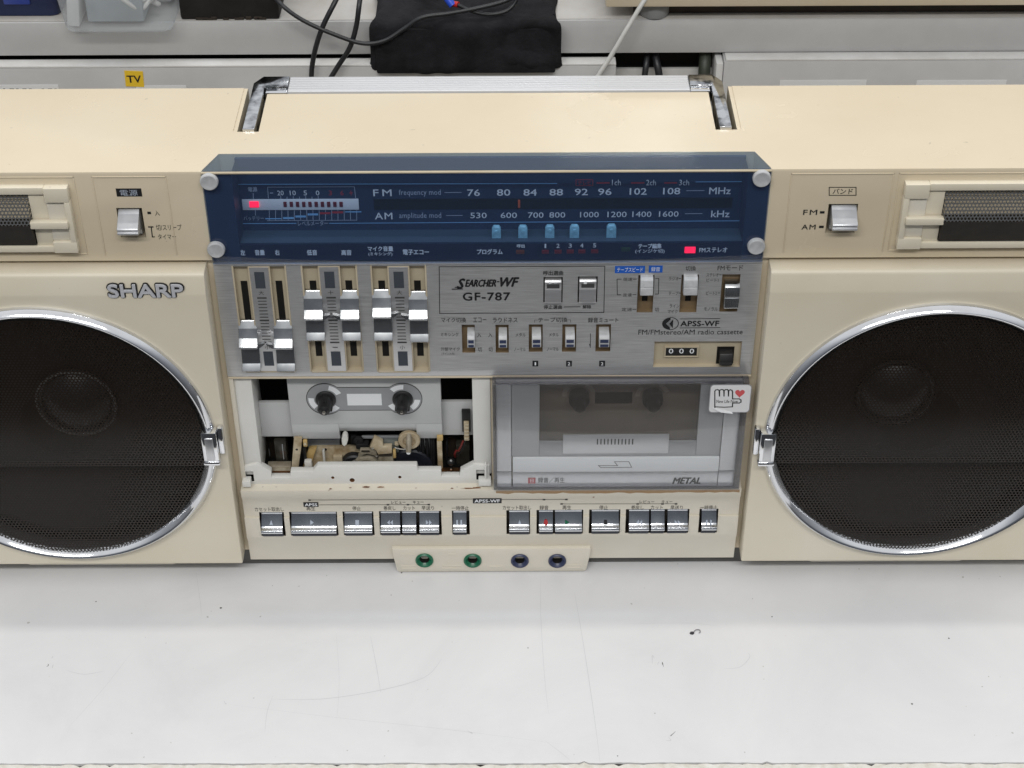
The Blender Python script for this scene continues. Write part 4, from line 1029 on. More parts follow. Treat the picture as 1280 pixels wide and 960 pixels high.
poly_px(mc, [(386, 560.5), (396, 560), (392, 571), (388, 590), (377, 590), (381, 575)], 19, 21.9, M['amber'])
bpx(mc, 391, 583, 462, 596, 18, 24, M['old_beige'])
bpx(mc, 402.6, 563.6, 407.4, 583, 18, 21, M['translucent'], .6); disc(mc, 406.8, 561.8, [(1.0, 21.5), (.1, 21.3)], M['dark'], 10)
bpx(mc, 416.4, 570.6, 428.6, 583, 18.5, 21, M['brass'], .4)
for u, v in ((419, 580.6), (423, 579), (426, 581)): disc(mc, u, v, [(1.1, 18.4), (.1, 18.2)], M['dark_brown'], 8)
bpx(mc, 379.8, 577.2, 391, 592, 12, 16, M['translucent'], 1.0)
bpx(mc, 377.6, 559, 383.6, 577, 15, 18, M['black'], .4)
mc.build('tape_mechanism', deck)
po = MB()
poly_px(po, [(367.4, 547.4), (377.6, 547.4), (376.4, 562), (372.4, 590), (363.8, 590), (366.2, 562)], 11, 15, M['old_beige'], .5)
disc(po, 371, 562, [(.9, 10.95), (.1, 10.7)], M['dark_brown'], 8)
po.build('guide_post', deck)
po = MB(); bpx(po, 378.4, 551, 384.4, 558.6, 12, 15, M['amber'], .5); disc(po, 381.3, 555, [(1.1, 11.9), (.8, 11.3), (.1, 11.2)], M['brass'], 12); po.build('guide_tab', deck)
po = MB(); bpx(po, 546, 545, 553.8, 551.5, 11, 15, M['amber'], .5); bpx(po, 546, 551.6, 553.8, 590, 11, 15, M['old_beige'], .5); po.build('guide_post', deck)
# drive wheel, heads, pinch roller
dw = MB()
disc(dw, 443, 576, [(8.0, 21), (8.0, 17), (7.0, 16), (5.6, 16), (5.4, 17.2), (3.0, 17.2), (2.8, 15), (1.2, 14.6), (.1, 14.5)], M['rubber'], 40)
disc(dw, 443.6, 578, [(2.2, 14.4), (2.0, 13.2), (.9, 12.2), (.1, 12)], M['steel'], 20)
dw.build('drive_wheel', deck)
hd = MB()
bpx(hd, 438, 545.5, 446, 556, 20, 24, M['black'], .5); bpx(hd, 444.6, 555.6, 461, 561.6, 17, 22, M['rubber'], .6); disc(hd, 448, 549.5, [(3.4, 19), (3, 17.6), (1, 17.4), (.9, 18.2), (.1, 18.3)], M['rubber'], 24)
poly_px(hd, [(431, 542.6), (434.4, 544.6), (435.2, 550), (433.4, 556), (430.4, 558.6), (427.4, 555.6), (426.8, 549), (428.4, 544)], 7, 11, M['translucent'], .6)
hd.build('felt_pad', deck)
hd = MB()
disc(hd, 459.5, 577, [(9.2, 20), (9.2, 15), (8.4, 13.8), (6.6, 13.6), (6.2, 14.6), (4.6, 14.6), (4.4, 16.5), (.1, 16.6)], M['taupe'], 40)
poly_px(hd, [(450, 562.6), (470.6, 562), (471.4, 572), (466, 569), (458, 567.6), (450, 570)], 12, 15, M['taupe'], .4)
bpx(hd, 451.5, 563.6, 462, 565.4, 11.4, 12.2, M['dark_brown'], .1)
poly_px(hd, [(467.6, 547.4), (478.7, 553.2), (478.9, 558.6), (489.9, 558.5), (489.9, 567), (472.4, 568.4), (470, 563), (462.2, 559.4)], 9, 13, M['old_beige'], .5)
bpx(hd, 472.6, 570, 492, 581.5, 11, 15, M['taupe'], .5); bpx(hd, 473, 568.6, 490, 570.2, 9.6, 11, M['dark_brown'], .1)
bpx(hd, 491, 563.4, 495.2, 573, 10, 13, M['amber'], .4)
bpx(hd, 479.2, 551.5, 499, 566, 17, 20, M['green_grey'], .5); disc(hd, 496, 553.6, [(1.7, 15), (1.5, 13.6), (.1, 13.2)], M['old_beige'], 12)
for u, v in ((470.8, 570), (457, 583), (488, 578.4), (466, 559.8)): disc(hd, u, v, [(1.0, 9.6), (.8, 8.9), (.1, 8.7)], M['steel'], 10)
bpx(hd, 452, 545.8, 503, 548.4, 22, 24, M['mid_grey'], .3)
hd.build('tape_head', deck)
pr_ = MB()
disc(pr_, 511.6, 548.4, [(7.2, 13), (7.2, 10.8), (6.6, 10.2), (4.3, 10.2), (4.1, 11.4), (.1, 11.5)], M['old_beige'], 32)
x, z = P(511, 549, 9); pr_.tube([(x+.3, 11.5, z+3), (x, 8, z-2), (x-.3, 4.6, z-7.5)], 1.75, M['taupe'], 14, 5)
pr_.lathe([(1.7, 5.0), (1.2, 3.9), (.1, 3.6)], x-.3, z-7.6, M['print_white'], 14, cap=True)
pr_.tube([(x-9.4, 9, z-7), (x-5, 7.6, z-7.2), (x-1.4, 6.8, z-6.2)], .45, M['steel'], 8, 4)
pr_.build('pinch_roller', deck)
bl = MB()
for i in range(8):
    u = 522.5+i*2.8; x, z = P(u, 563, 19); m_ = M['rubber'] if i not in (1, 3, 5) else M['steel_dark']
    bl.tube([(x, 20, z+15), (x+.3, 18.4, z), (x-.3, 20, z-15)], 1.05 if i not in (1, 3, 5) else .7, m_, 10, 4)
disc(bl, 514, 578, [(14.5, 22), (14.5, 18), (13.4, 16.8), (9.5, 16.6), (9, 17.6), (5, 17.6), (4.6, 16), (.1, 15.8)], M['navy_rubber'], 44)
bl.build('drive_belt', deck)
bk = MB()
bpx(bk, 555, 546, 591, 602, 30, 33, M['dark_brown'], 0); bpx(bk, 557, 552, 560.6, 590, 20, 28, M['black'], .4); bpx(bk, 569.6, 556, 588, 598, 22, 29, M['smoky'], 1)
bpx(bk, 551.6, 594, 575, 599, 4, 12, M['copper'], .4)
for u, v in ((563.7, 575.7), (563.7, 587.4)): disc(bk, u, v, [(2.6, 14), (2.6, 11.5), (1.5, 10.4), (.1, 10.2)], M['black'], 16); disc(bk, u, v-.4, [(.9, 10.2), (.7, 9.6), (.1, 9.5)], M['silver_satin'], 10)
bk.build('switch_bracket', deck)
bk = MB()
bpx(bk, 322, 546, 364, 602, 30, 33, M['dark_brown'], 0); bpx(bk, 341.6, 551, 361, 586, 18, 27, M['smoky'], 1.2); bpx(bk, 334.6, 556, 338.4, 588, 22, 28, M['black'], .5)
bpx(bk, 353, 556, 354.4, 574, 17.2, 17.9, M['mid_grey'], .1); bpx(bk, 336, 562, 337.2, 570, 21.2, 21.9, M['mid_grey'], .1)
bpx(bk, 334, 583.4, 364, 587.6, 11, 17, M['taupe'], .6); bpx(bk, 338.6, 588, 364, 593.4, 9, 16, M['taupe'], .8)
bpx(bk, 338, 594.4, 364, 600, 4, 9, M['copper'], .4)
bk.build('motor_bracket', deck)
wr = MB()
bpx(wr, 577, 514, 588.5, 540, 13, 16, M['black']); bpx(wr, 579.6, 528.4, 586.6, 551, 11, 15, M['old_beige'])
for i in range(5): bpx(wr, 580.4, 530.4+i*4.2, 585.8, 532.2+i*4.2, 10.6, 11.2, M['cream_aged'], .1)
x, z = P(579, 551, 12)
wr.tube([(x, 12, z), (x-1.6, 12, z-4.5), (x-3.4, 13, z-9.5)], .65, M['red_wire'], 8, 5); wr.tube([(x-4.6, 13, z-9), (x-6, 14, z-13), (x-5.6, 17, z-18)], .75, M['red_wire'], 8, 5)
wr.tube([(x+1.3, 13, z), (x-.6, 13.5, z-8), (x-4, 16, z-16)], .6, M['rubber'], 8, 5)
wr.build('wire_connector', deck)

# ---- cassette door (right)
YD = -9
dr = MB()
X0, X1, Z0, Z1 = 1.8, 162.6, 76.6, 165.2
W5 = rect(640, 484, 899, 571, -4)
MSL = M['brushed_light']
# opaque inserts behind the clear cover
ins_y = -5.4
i_l = rect(619.7, 485, 640, 607.6, ins_y); i_w = rect(640.8, 572, 899, 588.6, ins_y); i_b = rect(640.8, 589.6, 898, 607.6, ins_y)
xr0_, xr1_ = P(901, 560, ins_y)[0], P(921, 560, ins_y)[0]
zt2 = 162.4; zb2 = i_b[2]
dr.box(i_l[0], i_l[1]-.3, ins_y, ins_y+3, i_b[3]+.2, zt2, MSL, .3); dr.box(i_l[0], i_l[1]-.3, ins_y, ins_y+3, zb2, i_b[3]-.1, M['silver_satin'], .3)
dr.box(xr0_, xr1_, ins_y, ins_y+3, i_b[3]+.2, zt2, MSL, .3); dr.box(xr0_, xr1_, ins_y, ins_y+3, zb2, i_b[3]-.1, M['silver_satin'], .3)
dr.box(i_w[0], xr0_-.3, ins_y-.6, ins_y+3, i_w[2], i_w[3], M['paper'], .4)
dr.box(i_b[0], xr0_-.3, ins_y, ins_y+3, i_b[2], i_b[3], M['silver_satin'], .3)
wn_ = rect(674.5, 484.5, 871, 551.5, ins_y)
SG = M['silver_satin']
SGm = metal('grey_aluminium', (.40, .40, .405), .42, .2, 70, (1, 30, 30), .05, .6, .06)
dr.box(i_l[1], wn_[0], ins_y+.6, ins_y+3, i_w[3]+.2, zt2, SGm, .2); dr.box(wn_[1], xr0_-.3, ins_y+.6, ins_y+3, i_w[3]+.2, zt2, SGm, .2)
dr.box(wn_[0]+.1, wn_[1]-.1, ins_y+.6, ins_y+3, i_w[3]+.2, wn_[2], SGm, .2)
dr.box(i_l[0], xr1_, ins_y+.6, ins_y+3, zt2+.2, 164.8, SGm, .2)
door = dr.build('cassette_door', boom)
pn = MB(); pn.box(wn_[0]+.1, wn_[1]-.1, ins_y+1.2, ins_y+2.4, wn_[2]+.1, zt2, M['smoke'], 0); pn.build('smoked_pane', door)
lp = MB(); a_ = rect(704, 543.6, 835, 566.4, ins_y-.6); lp.box(a_[0], a_[1], ins_y-.9, ins_y+.55, a_[2], a_[3], MSL, .3)
for i in range(11): write(lp, 'l', 746+i*4.4, 548.5, 747.6+i*4.4, 555.5, ins_y-.9, M['print_grey'], 0)
lp.build('index_plate', door)
cv = MB()
AC = M['acrylic']
cv.box(X0, X1, YD, YD+1.6, Z0, Z1, AC, .5)
co_ = cv.build('clear_cover', door)
rm = MB()
for (a, b, c, d) in ((X0, X0+2.2, Z0, Z1), (X1-4.2, X1, Z0, Z1)): rm.box(a, b, YD+1.7, 2, c, d, M['acrylic_edge'], .5)
rm.box(X0+2.3, X1-3.7, YD+1.7, 2, Z0, Z0+2.2, M['acrylic_edge'], .5); rm.box(X0+2.3, X1-3.7, YD+1.7, 2, Z1-1.4, Z1, M['acrylic_edge'], .4)
rm.build('cover_rim', door)
L = MB(); yy_ = ins_y
x0, x1, z0, z1 = rect(660, 597, 669.4, 604.2, yy_); L.quad(x0, x1, z0, z1, yy_-.12, flat('red_mark', (.42, .10, .11), .5))
write(L, '日', 662.8, 598.4, 666.8, 602.8, yy_, M['print_white'], .0, lift=.2)
write(L, '録音／再生', 672.5, 596.8, 705.8, 603.4, yy_, G, .0); write(L, 'METAL', 840.4, 596.6, 876, 604.8, yy_, M['print_grey'], .05, .3, res=3)
yw = ins_y-.6
line_px(L, [(748, 581.8), (772, 581.8), (768, 577), (786, 576.8), (789.5, 584), (751, 584.4), (748, 581.8)], .7, yw, G)
L.build('door_lettering', door, smooth=False)
# maker's campaign sticker with a peeling corner
st = MB(); ys = YD-.1
c4 = rect(888, 480.6, 936.6, 515.5, ys)
def rrect(x0, x1, z0, z1, r, n=5, skip=()):
    out = []
    for (cx_, cz_, a0) in ((x1-r, z1-r, 0), (x0+r, z1-r, 90), (x0+r, z0+r, 180), (x1-r, z0+r, 270)):
        out += [(cx_+r*math.cos(math.radians(a0+90*i/n)), cz_+r*math.sin(math.radians(a0+90*i/n))) for i in range(n+1)]
    return out
SW = flat('white_sticker', (.74, .74, .75), .35); SE = flat('sticker_border', (.30, .30, .32), .4)
st.prism(rrect(*c4, 2.6), 'y', ys-.14, ys-.02, SE)
st.prism(rrect(c4[0]+.5, c4[1]-.5, c4[2]+.5, c4[3]-.5, 2.2), 'y', ys-.24, ys-.15, SW)
px_ = lambda u, v: P(u, v, ys-.25)
hand = [(893.5, 510), (893.5, 489), (894.5, 487.5), (897, 487), (899, 488), (899.3, 495), (899.5, 488), (901.5, 487), (903.5, 487), (904.8, 488.5), (905, 495), (905.2, 488.5), (907, 487), (909.3, 487), (910.5, 488.5), (910.6, 495), (911, 488), (913, 487.2), (915, 488), (915.7, 490), (915.7, 498.6), (924, 498.6), (926.2, 500), (926.2, 502.6), (924, 503.8), (915.8, 503.8), (915.5, 508.5), (905, 509), (893.5, 508.5)]
st.line([px_(u, v) for u, v in hand], .75, ys-.27, K)
quad_px(st, 894.6, 499.4, 920, 503.2, ys-.25, SW, .05); write(st, 'New Life Now', 895.5, 499.6, 922.5, 503.6, ys-.25, K, .01, lift=.08)
hx, hz = px_(924.8, 491.5); hp = []
for i in range(28):
    t_ = 2*math.pi*i/28; hp.append((hx+.19*16*math.sin(t_)**3, ys-.29, hz+.22*(13*math.cos(t_)-5*math.cos(2*t_)-2*math.cos(3*t_)-math.cos(4*t_))))
st.add(hp, [tuple(range(28))], flat('heart_red', (.62, .10, .11), .4))
write(st, 'SHOP TODAY', 913, 511.2, 931, 513.2, ys-.25, G, 0, lift=.06) if False else None
pe = [P(888.6, 508.6, ys-.3), P(900, 512, ys-.3), P(915, 515.6, ys-.3)]
st.add([(pe[0][0], ys-.4, pe[0][1]), (pe[1][0], ys-1.2, pe[1][1]+.9), (pe[2][0], ys-.4, pe[2][1]+.3), (pe[2][0]+.4, ys-1.6, pe[2][1]-.1), (pe[1][0]+.4, ys-2.2, pe[1][1]-.9)], [(0, 1, 4), (1, 2, 3, 4)], M['paper'])
plabel(st.build('sticker', door, smooth=False), 'white sticker with a thumbs-out hand and red heart, one corner peeling')
# inside of the second deck, dim behind the smoked pane
d2 = MB()
for u, v in ((724, 499), (816, 499)):
    x, z = P(u, v, 8); d2.lathe([(6.6, 11.6), (6.6, 6), (5.8, 5.4), (4.4, 5), (4.0, -.6), (3, -2), (.1, -2.3)], x, z, M['black'], 24, cap=True)
    for a0 in (40, 160, 280):
        A = [math.radians(a0-24+i*12) for i in range(5)]
        d2.add([(x+11*math.cos(q), 11.8, z+11*math.sin(q)) for q in A]+[(x+8*math.cos(q), 11.8, z+8*math.sin(q)) for q in A[::-1]], [tuple(range(10))], M['print_white'])
d2.box(10, 154, 12, 16, 98, 164, M['grey_plastic'], 0)
x0, x1, z0, z1 = rect(744, 490, 790, 504, 12); d2.quad(x0, x1, z0, z1, 11.8, M['dark_brown'])
d2.build('second_deck', boom)

# ---- carry handle folded down at the back
h_ = MB(); zt_ = H+1.5
ya, yb2 = PZ(600, 119, zt_)[1], PZ(600, 99.8, zt_)[1]
prof = []
hh = yb2-ya
h_.box(P(360, 110, 100)[0], P(862, 110, 100)[0], 94.2, 94.2+hh, 303, zt_-.4, M['alu_grip'], 1.2)
for i in range(6):
    yy_ = 94.2+hh*(.14+.145*i); h_.box(P(361, 110, 100)[0], P(861, 110, 100)[0], yy_-1.15, yy_+1.15, zt_-.9, zt_-.15, M['alu_grip'], .2)
grip = h_.build('carry_handle', boom)
for s in (-1, 1):
    k = MB(); CP = M['chrome_pitted']
    xi = abs(P(360, 110, 100)[0]) if s < 0 else P(862, 110, 100)[0]
    xi -= .0
    o = [(s*138.6, 47), (s*146.0, 47), (s*146.0, 94.2+hh*.55), (s*140.8, 94.2+hh), (s*(xi+.2), 94.2+hh), (s*(xi+.2), 94.2+hh*.30), (s*138.6, 94.2+hh*.30)]
    k.prism(o if s > 0 else o[::-1], 'z', 303, zt_-.2, CP, .7, 2)
    k.box(min(s*(xi+.2), s*137.6), max(s*(xi+.2), s*137.6), 94.4, 94.2+hh*.28, 303, zt_-1.4, M['chrome'], .5)
    k.box(min(s*138.8, s*145.8), max(s*138.8, s*145.8), 46.2, 47.6, 303, zt_+.1, M['chrome'], .3)
    k.build('handle_arm', grip)

# ================================================================== SHELF BEHIND THE BENCH
YS = 200
zt1 = P(500, 81, YS)[1]
shelf = thing('shelf', 'low grey painted board shelf standing along the back of the bench', 'shelf', (0, YS, 0))
xg0 = P(770, 85, YS)[0]; xg1 = P(905, 85, YS)[0]
fp = MB()
fp.box(-700, xg0, YS, YS+14, .2, zt1-1.6, M['shelf'], .4); fp.box(-700, xg0, YS+.2, YS+10.4, zt1-1.5, zt1, M['shelf_white'], .4)
fp.build('front_board', shelf)
fq = MB(); z2 = P(1100, 73.5, YS)[1]
fq.box(xg1, 700, YS, YS+14, .2, z2-1.6, M['shelf'], .4); fq.box(xg1+1, 700, YS+.2, YS+10.4, z2-1.5, z2, M['shelf_white'], .4)
fq.box(xg1-5, xg1-.3, YS+2, YS+30, .2, z2-4, M['shelf_white'], .5)
fq.build('front_board', shelf)
gp = MB(); zg = P(840, 86, YS+25)[1]
gp.box(xg0, xg1, YS+25, YS+28, .2, zg, M['shelf_white'], .4); gp.box(xg0-10, xg1+10, YS+40, YS+44, .2, zt1+10, M['dark'], 0)
gp.build('recess_panel', shelf)
YU = YS+11
ub = MB(); zbU = P(640, 67.2, YU)[1]; ztU = P(640, 25.5, YU)[1]
ub.box(-700, 700, YU, YU+18, zbU, ztU-.1, M['shelf'], .8); ub.box(-700, 700, YU+18.1, 420, zbU, ztU-.2, M['shelf'], .3)
M['shelf_top'] = plastic('pale_shelf_top', (.50, .495, .485), .55, .05, 14, .05, 300, .3, c2=(.36, .335, .30))  # brown mottle is dirt, darkened to stand in for shade under the unit
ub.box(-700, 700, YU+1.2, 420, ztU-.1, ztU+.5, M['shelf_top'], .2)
ub.build('upper_board', shelf)
k = MB(); k.box(-700, 700, YU+20, YU+24, .2, zbU-.5, M['dark'], 0); k.build('gap_shade', shelf)  # black sheet added behind the boards so the open gap looks shaded
def tagpaper(u0, v0, u1, v1, m, name, yy_=YS-.3):
    x0, x1, z0, z1 = rect(u0, v0, u1, v1, yy_); k = MB(); k.box(x0, x1, yy_-.05, yy_+.25, z0, z1, m, 0); return k, (x0, x1, z0, z1)
k, r_ = tagpaper(156.5, 90, 179, 118, M['yellow'], 'label')
k = MB(); ctr = P(167.8, 98.6, YS-.4); q = math.radians(-3)
pts = [(-6.0, 7.2), (6.2, 7.2), (6.2, -6.8), (-6.0, -6.8)]
xw = (P(179, 98, YS)[0]-P(156, 98, YS)[0])/2; zw = (P(168, 89, YS)[1]-P(168, 108.5, YS)[1])/2
rr_ = lambda x, z: (ctr[0]+x*math.cos(q)-z*math.sin(q), ctr[1]+x*math.sin(q)+z*math.cos(q))
k.prism([rr_(-xw, -zw), rr_(xw, -zw), rr_(xw, zw), rr_(-xw, zw)], 'y', YS-.5, YS-.1, M['yellow'])
write(k, 'TV', 158.5, 94.2, 176.5, 103.4, YS-.5, M['print_black'], .03)
plabel(k.build('shelf_label', shelf, smooth=False), 'small yellow tag lettered TV')
for (u0, v0, u1, v1) in ((-10, 106.2, 76, 125), (170, 107.2, 235, 125), (975, 100.5, 1081, 118), (1146, 100.5, 1255, 118)):
    k, r_ = tagpaper(u0, v0, u1, v1, M['paper'], 'label')
    if u1 < 240:
        for i in range(9 if u0 < 0 else 2): 
            uu = (4+i*8) if u0 < 0 else 222+i*6
            if i != 5: quad_px(k, uu, v0+4.4, uu+rnd.uniform(2, 6), v0+5.8, YS-.4, M['print_black'])
    k.build('shelf_label', shelf, smooth=False)

# ================================================================== THINGS ON THE SHELF
zs = ztU+.6
# translucent bin
def bin_box():
    root = thing('plastic_bin', 'frosted clear plastic bin overhanging the shelf edge with white cables inside', 'bin', (P(150, 20, YU)[0], YU+40, zs))
    M['frost'] = glass('frosted_plastic', (.93, .94, .95), 1.4, .2, ((.80, .83, .85), .24))
    xA, yA = PZ(80.5, 40, zs+1); xB = PZ(216, 38, zs+1)[0]
    w = MB(); hgt = 62; fl = 7; d = 120
    def ring_(z, g, r=7, n=5):
        out = []
        x0, x1, y0, y1 = xA-g, xB+g, yA-g*.6, yA+d+g
        for (cx_, cy_, a0) in ((x1-r, y1-r, 0), (x0+r, y1-r, 90), (x0+r, y0+r, 180), (x1-r, y0+r, 270)):
            out += [(cx_+r*math.cos(math.radians(a0+90*i/n)), cy_+r*math.sin(math.radians(a0+90*i/n)), z) for i in range(n+1)]
        return out
    levels = [(0, -2.5), (1.0, -.6), (3, 0), (hgt, fl), (hgt, fl+3), (hgt-3, fl+3.2)]
    inner = [(hgt-.2, fl-1.6), (3.4, -1.8), (2.2, -3)]
    vs = []; fs = []; R0 = [ring_(zs+z, g) for z, g in levels]; n = len(R0[0])
    for r_ in R0: vs += r_
    for i in range(len(R0)-1):
        for k in range(n): fs.append((i*n+k, i*n+(k+1) % n, (i+1)*n+(k+1) % n, (i+1)*n+k))
    fs.append(tuple(range(n-1, -1, -1)))
    w.add(vs, fs, M['frost'], True)
    w.build('bin_wall', root)
    return xA, xB, yA
xA, xB, yA = bin_box()
cbx = MB(); r5 = random.Random(11)
M['grey_white'] = plastic('white_cable', (.66, .66, .64), .4, .1, 90, 0)
for i in range(9):
    cx_ = r5.uniform(xA+45, xB-25); cy_ = yA+r5.uniform(10, 30); z = zs+r5.uniform(14, 34); p = []
    for j in range(7): p.append((cx_+r5.uniform(-13, 13), cy_+r5.uniform(-6, 8), z+r5.uniform(-7, 9)))
    cbx.tube(p, 1.6, M['grey_white'], 8, 6)
cbx.box(xA+4, xA+12, yA+6, yA+60, zs+2, zs+52, M['paper'], .6, rot=Matrix.Rotation(.12, 3, 'Y'))
co = cbx.build('cable_bundle'); tag(co, 'tangle of white cables and plugs inside the frosted clear bin', 'cables')
gbx = MB(); gbx.box(xA+14, xA+52, yA+10, yA+70, zs+3, zs+40, plastic('slate_box', (.36, .41, .45), .5, .1, 30), 1.5)
gbx.box(xA+50, xB-6, yA+40, yA+100, zs+3, zs+30, M['mid_grey'], 2); gbx.build
o = gbx.build('small_parts_box'); tag(o, 'slate blue grey parts box dimly seen inside the frosted bin', 'box')
# blue box at the far left
x1, y1 = PZ(75, 20, zs+.2)
m_ = MB(); M['blue_case'] = plastic('dark_blue_plastic', (.012, .022, .075), .4, .1, 20)
m_.prism([(x1-160, y1+2), (x1-160, y1+1), (x1-6, y1), (x1-1.6, y1+1.6), (x1, y1+6), (x1, y1+150), (x1-160, y1+150)], 'z', zs, zs+70, M['blue_case'], 1.2, 2)
bx_ = thing('storage_case', 'dark navy blue plastic case on the shelf left of the frosted bin', 'case', (x1-80, y1+70, zs))
m_.build('case_body', bx_)
m_ = MB(); x0, x1_, z0, z1 = rect(0, -20, 38, 5.5, y1-.6); m_.box(x0, x1_, y1-1.2, y1+3, z0, z1, plastic('bright_blue', (.03, .06, .32), .35, .1), .6)
m_.build('case_clasp', bx_)
# black box
x0, y0 = PZ(226, 24.5, zs+.2); x1 = PZ(350, 23, zs+.2)[0]
m_ = MB(); m_.box(x0, x1, y0, y0+120, zs, zs+70, plastic('black_foam_box', (.013, .011, .010), .8, .3, 60, .4, 200), 1.6)
for i in range(12): 
    xx = x0+4+(x1-x0-8)*r5.random(); m_.box(xx-2, xx+2, y0-.8, y0+3, zs, zs+r5.uniform(1, 2.6), M['dark_brown'], .6)
o = m_.build('cardboard_box'); tag(o, 'rough black box with ragged bottom edge between bin and black cloth', 'box')
# beige device on feet at the right
zd = zs+11
xd, _ = P(752, 4, YU+6)
m_ = MB(); yF = YS+3; x0d = P(757, 3, yF)[0]
dvc = thing('audio_unit', 'beige audio unit on grey feet at the right end of the shelf', 'audio unit', (x0d+180, YU+90, zs))
zbD = P(1000, 8.6, yF)[1]
m_.box(x0d, x0d+420, yF, YU+190, zbD, zbD+62, M['cream'], 1.6); m_.build('unit_body', dvc)
m_ = MB(); m_.box(x0d+20, x0d+418, YU+8, YU+188, zs+.5, zbD-.1, M['dark_brown'], .3); m_.build('shade_block', dvc)  # dark block added for the shade beneath the unit
for xx, yy_ in ((x0d+34, YU+8), (x0d+380, YU+8), (x0d+36, YU+165), (x0d+380, YU+165)):
    k = MB(); k.lathe([(9, zs), (10, zs+1.5), (10, zbD-.2)], xx, yy_, M['mid_grey'], 28, 'z', cap=True); k.build('foot', dvc)
# folded black cloth hanging over the shelf edge
def cloth():
    M['cloth'] = plastic('black_woven_cloth', (.016, .016, .019), .9, .35, 40, .9, 520, .2)
    nu, nv = 70, 90; vs = []; fs = []
    xL, xR = P(461, 50, YS-6)[0], P(702, 50, YS-6)[0]
    yf = YS-5.5; zc = zs+6.5; zb = P(580, 91, yf)[1]
    pathp = []
    L1 = 90; L2 = math.pi/2*6; L3 = zc-6-zb
    tot = L1+L2+L3
    r8 = random.Random(5); ph = [r8.uniform(0, 6.28) for _ in range(8)]
    for j in range(nv+1):
        s = tot*j/nv
        if s < L1: yy_, zz, ny, nz = yf+6+L1-s, zc, 0, 1
        elif s < L1+L2:
            a = (s-L1)/6; yy_, zz = yf+6-6*math.sin(a), zc-6+6*math.cos(a); ny, nz = -math.sin(a), math.cos(a)
        else: yy_, zz, ny, nz = yf, zc-6-(s-L1-L2), -1, 0
        pathp.append((yy_, zz, ny, nz, s/tot))
    for j, (yy_, zz, ny, nz, t) in enumerate(pathp):
        for i in range(nu+1):
            u = i/nu
            edge_ = 2.0*math.sin(7*t+ph[0])+1.2*math.sin(17*t+ph[1])
            x = xL+(xR-xL)*u+(edge_*(1-u)*1.0 if u < .5 else edge_*-.7*u)+(4.2*(1-t)*(1-u))-(3*(1-t)*u)
            b = 1.8*math.sin(9*u+6*t+ph[2])+.8*math.sin(13*u-22*t+ph[5])+.6*math.sin(60*u+14*math.sin(5*t))*math.sin(3*t+1)+.7*math.sin(21*u-9*t+ph[3])+.5*math.sin(33*t+5*u+ph[4])+.35*math.sin(47*u+19*t)
            d = b
            e = min(u, 1-u)*(xR-xL); 
            if e < 5: d -= (1-e/5)**2*3.5
            if j > nv-5: d -= ((j-(nv-5))/5)**2*3.5
            zz2 = zz+nz*d-(1.5*math.sin(3.3*u+1) if ny == -1 else 0)*t
            vs.append((x, yy_+ny*d, zz2))
    for j in range(nv):
        for i in range(nu):
            a = j*(nu+1)+i; fs.append((a, a+1, a+nu+2, a+nu+1))
    k = MB(); k.add(vs, fs, M['cloth'], True)
    # back layer of the fold, closing the bottom edge
    zlow = zb-1
    k.box(xL+4, xR-4, yf+1.2, yf+4.8, zlow-.3, zc-6, M['cloth'], 1.4); k.box(xL+4, xR-4, yf+16.5, yf+96, zs+.1, zs+4, M['cloth'], 1.4)
    o = k.build('folded_cloth'); tag(o, 'folded black cloth hanging over the shelf edge behind the boombox', 'cloth')
cloth()
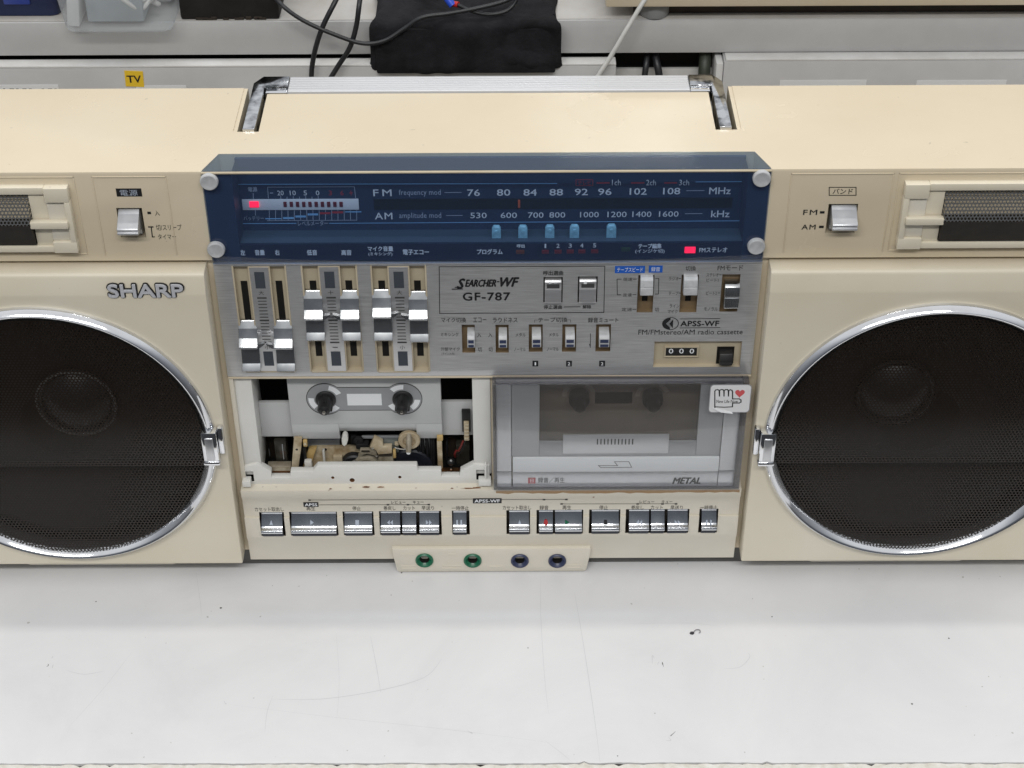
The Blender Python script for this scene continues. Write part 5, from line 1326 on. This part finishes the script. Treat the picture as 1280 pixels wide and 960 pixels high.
# cables
def pt(u, v, y): x, z = P(u, v, y); return (x, y, z)
def cable(name, label, pts, r, m, group=None):
    k = MB(); k.tube([pt(*p) for p in pts], r, m, 12, 8); o = k.build(name); tag(o, label, 'cable', group); return o
cable('audio_cable', 'black cable looping from the black box across the black cloth', [(335, -14, 214), (352, 6, 200), (378, 25, 196), (415, 42, 193), (452, 54, 192), (480, 51, 192), (505, 36, 194), (528, 22, 194.5), (560, 17, 196), (598, 10, 198), (632, 1, 202), (655, -12, 206)], 1.5, M['cable_black'])
cable('audio_cable', 'longer black cable dropping behind the handle, left of the black cloth', [(428, -16, 212), (418, 4, 200), (404, 32, 195), (395, 58, 193.5), (390, 84, 193), (389, 110, 190)], 1.75, M['cable_black'])
cable('audio_cable', 'black cable curving down right beside the black cloth edge', [(452, -16, 212), (449, 6, 200), (445, 34, 196), (437, 60, 194), (423, 82, 193), (408, 106, 190)], 1.75, M['cable_black'])
cable('audio_cable', 'white cable slanting down from the beige unit to the handle', [(815, -14, 210), (803, 4, 202), (785, 34, 198), (765, 68, 196), (747, 96, 194), (738, 112, 192)], 1.6, M['cable_white'])
cable('audio_cable', 'short black cable looping back from the blue plug', [(572, 6, 199), (590, 14, 198.4), (610, 18, 198.4), (630, 15, 199), (642, 6, 202), (650, -10, 205)], 1.3, M['cable_black'])
pg = thing('cable_plug', 'blue and red plug lying at the top of the black cloth', 'plug', pt(563, 3, 201))
k = MB(); a = Vector(pt(556, -6, 204)); b = Vector(pt(566, 7, 200.5)); k.tube([a, b], 2.6, flat('blue_plug', (.02, .07, .50), .35), 14, 1); k.build('plug_sleeve', pg)
k = MB(); a = Vector(pt(563, 4, 203)); b = Vector(pt(573, 6, 200)); k.tube([a, b], 2.0, M['red_plastic'], 14, 1); k.build('plug_collar', pg)
for i, (u, r, m, lab, w) in enumerate(((806, 2.2, M['cable_black'], 'black cable hanging in the dark shelf gap, nearer the white cable', 0), (824, 2.6, M['cable_black'], 'black cable hanging in the dark shelf gap, middle of three', 1), (880, 4.2, plastic('olive_sheath', (.035, .042, .030), .5, .1, 40, 0), 'thick olive black cable at the right end of the shelf gap', 2))):
    yc = YS+12; dx_ = (-2, 3, -1)[i]
    cable('power_cable', lab, [(u-dx_*2, 62, yc+12), (u-dx_, 78, yc+4), (u, 95, yc), (u+dx_, 125, yc-4)], r, m)
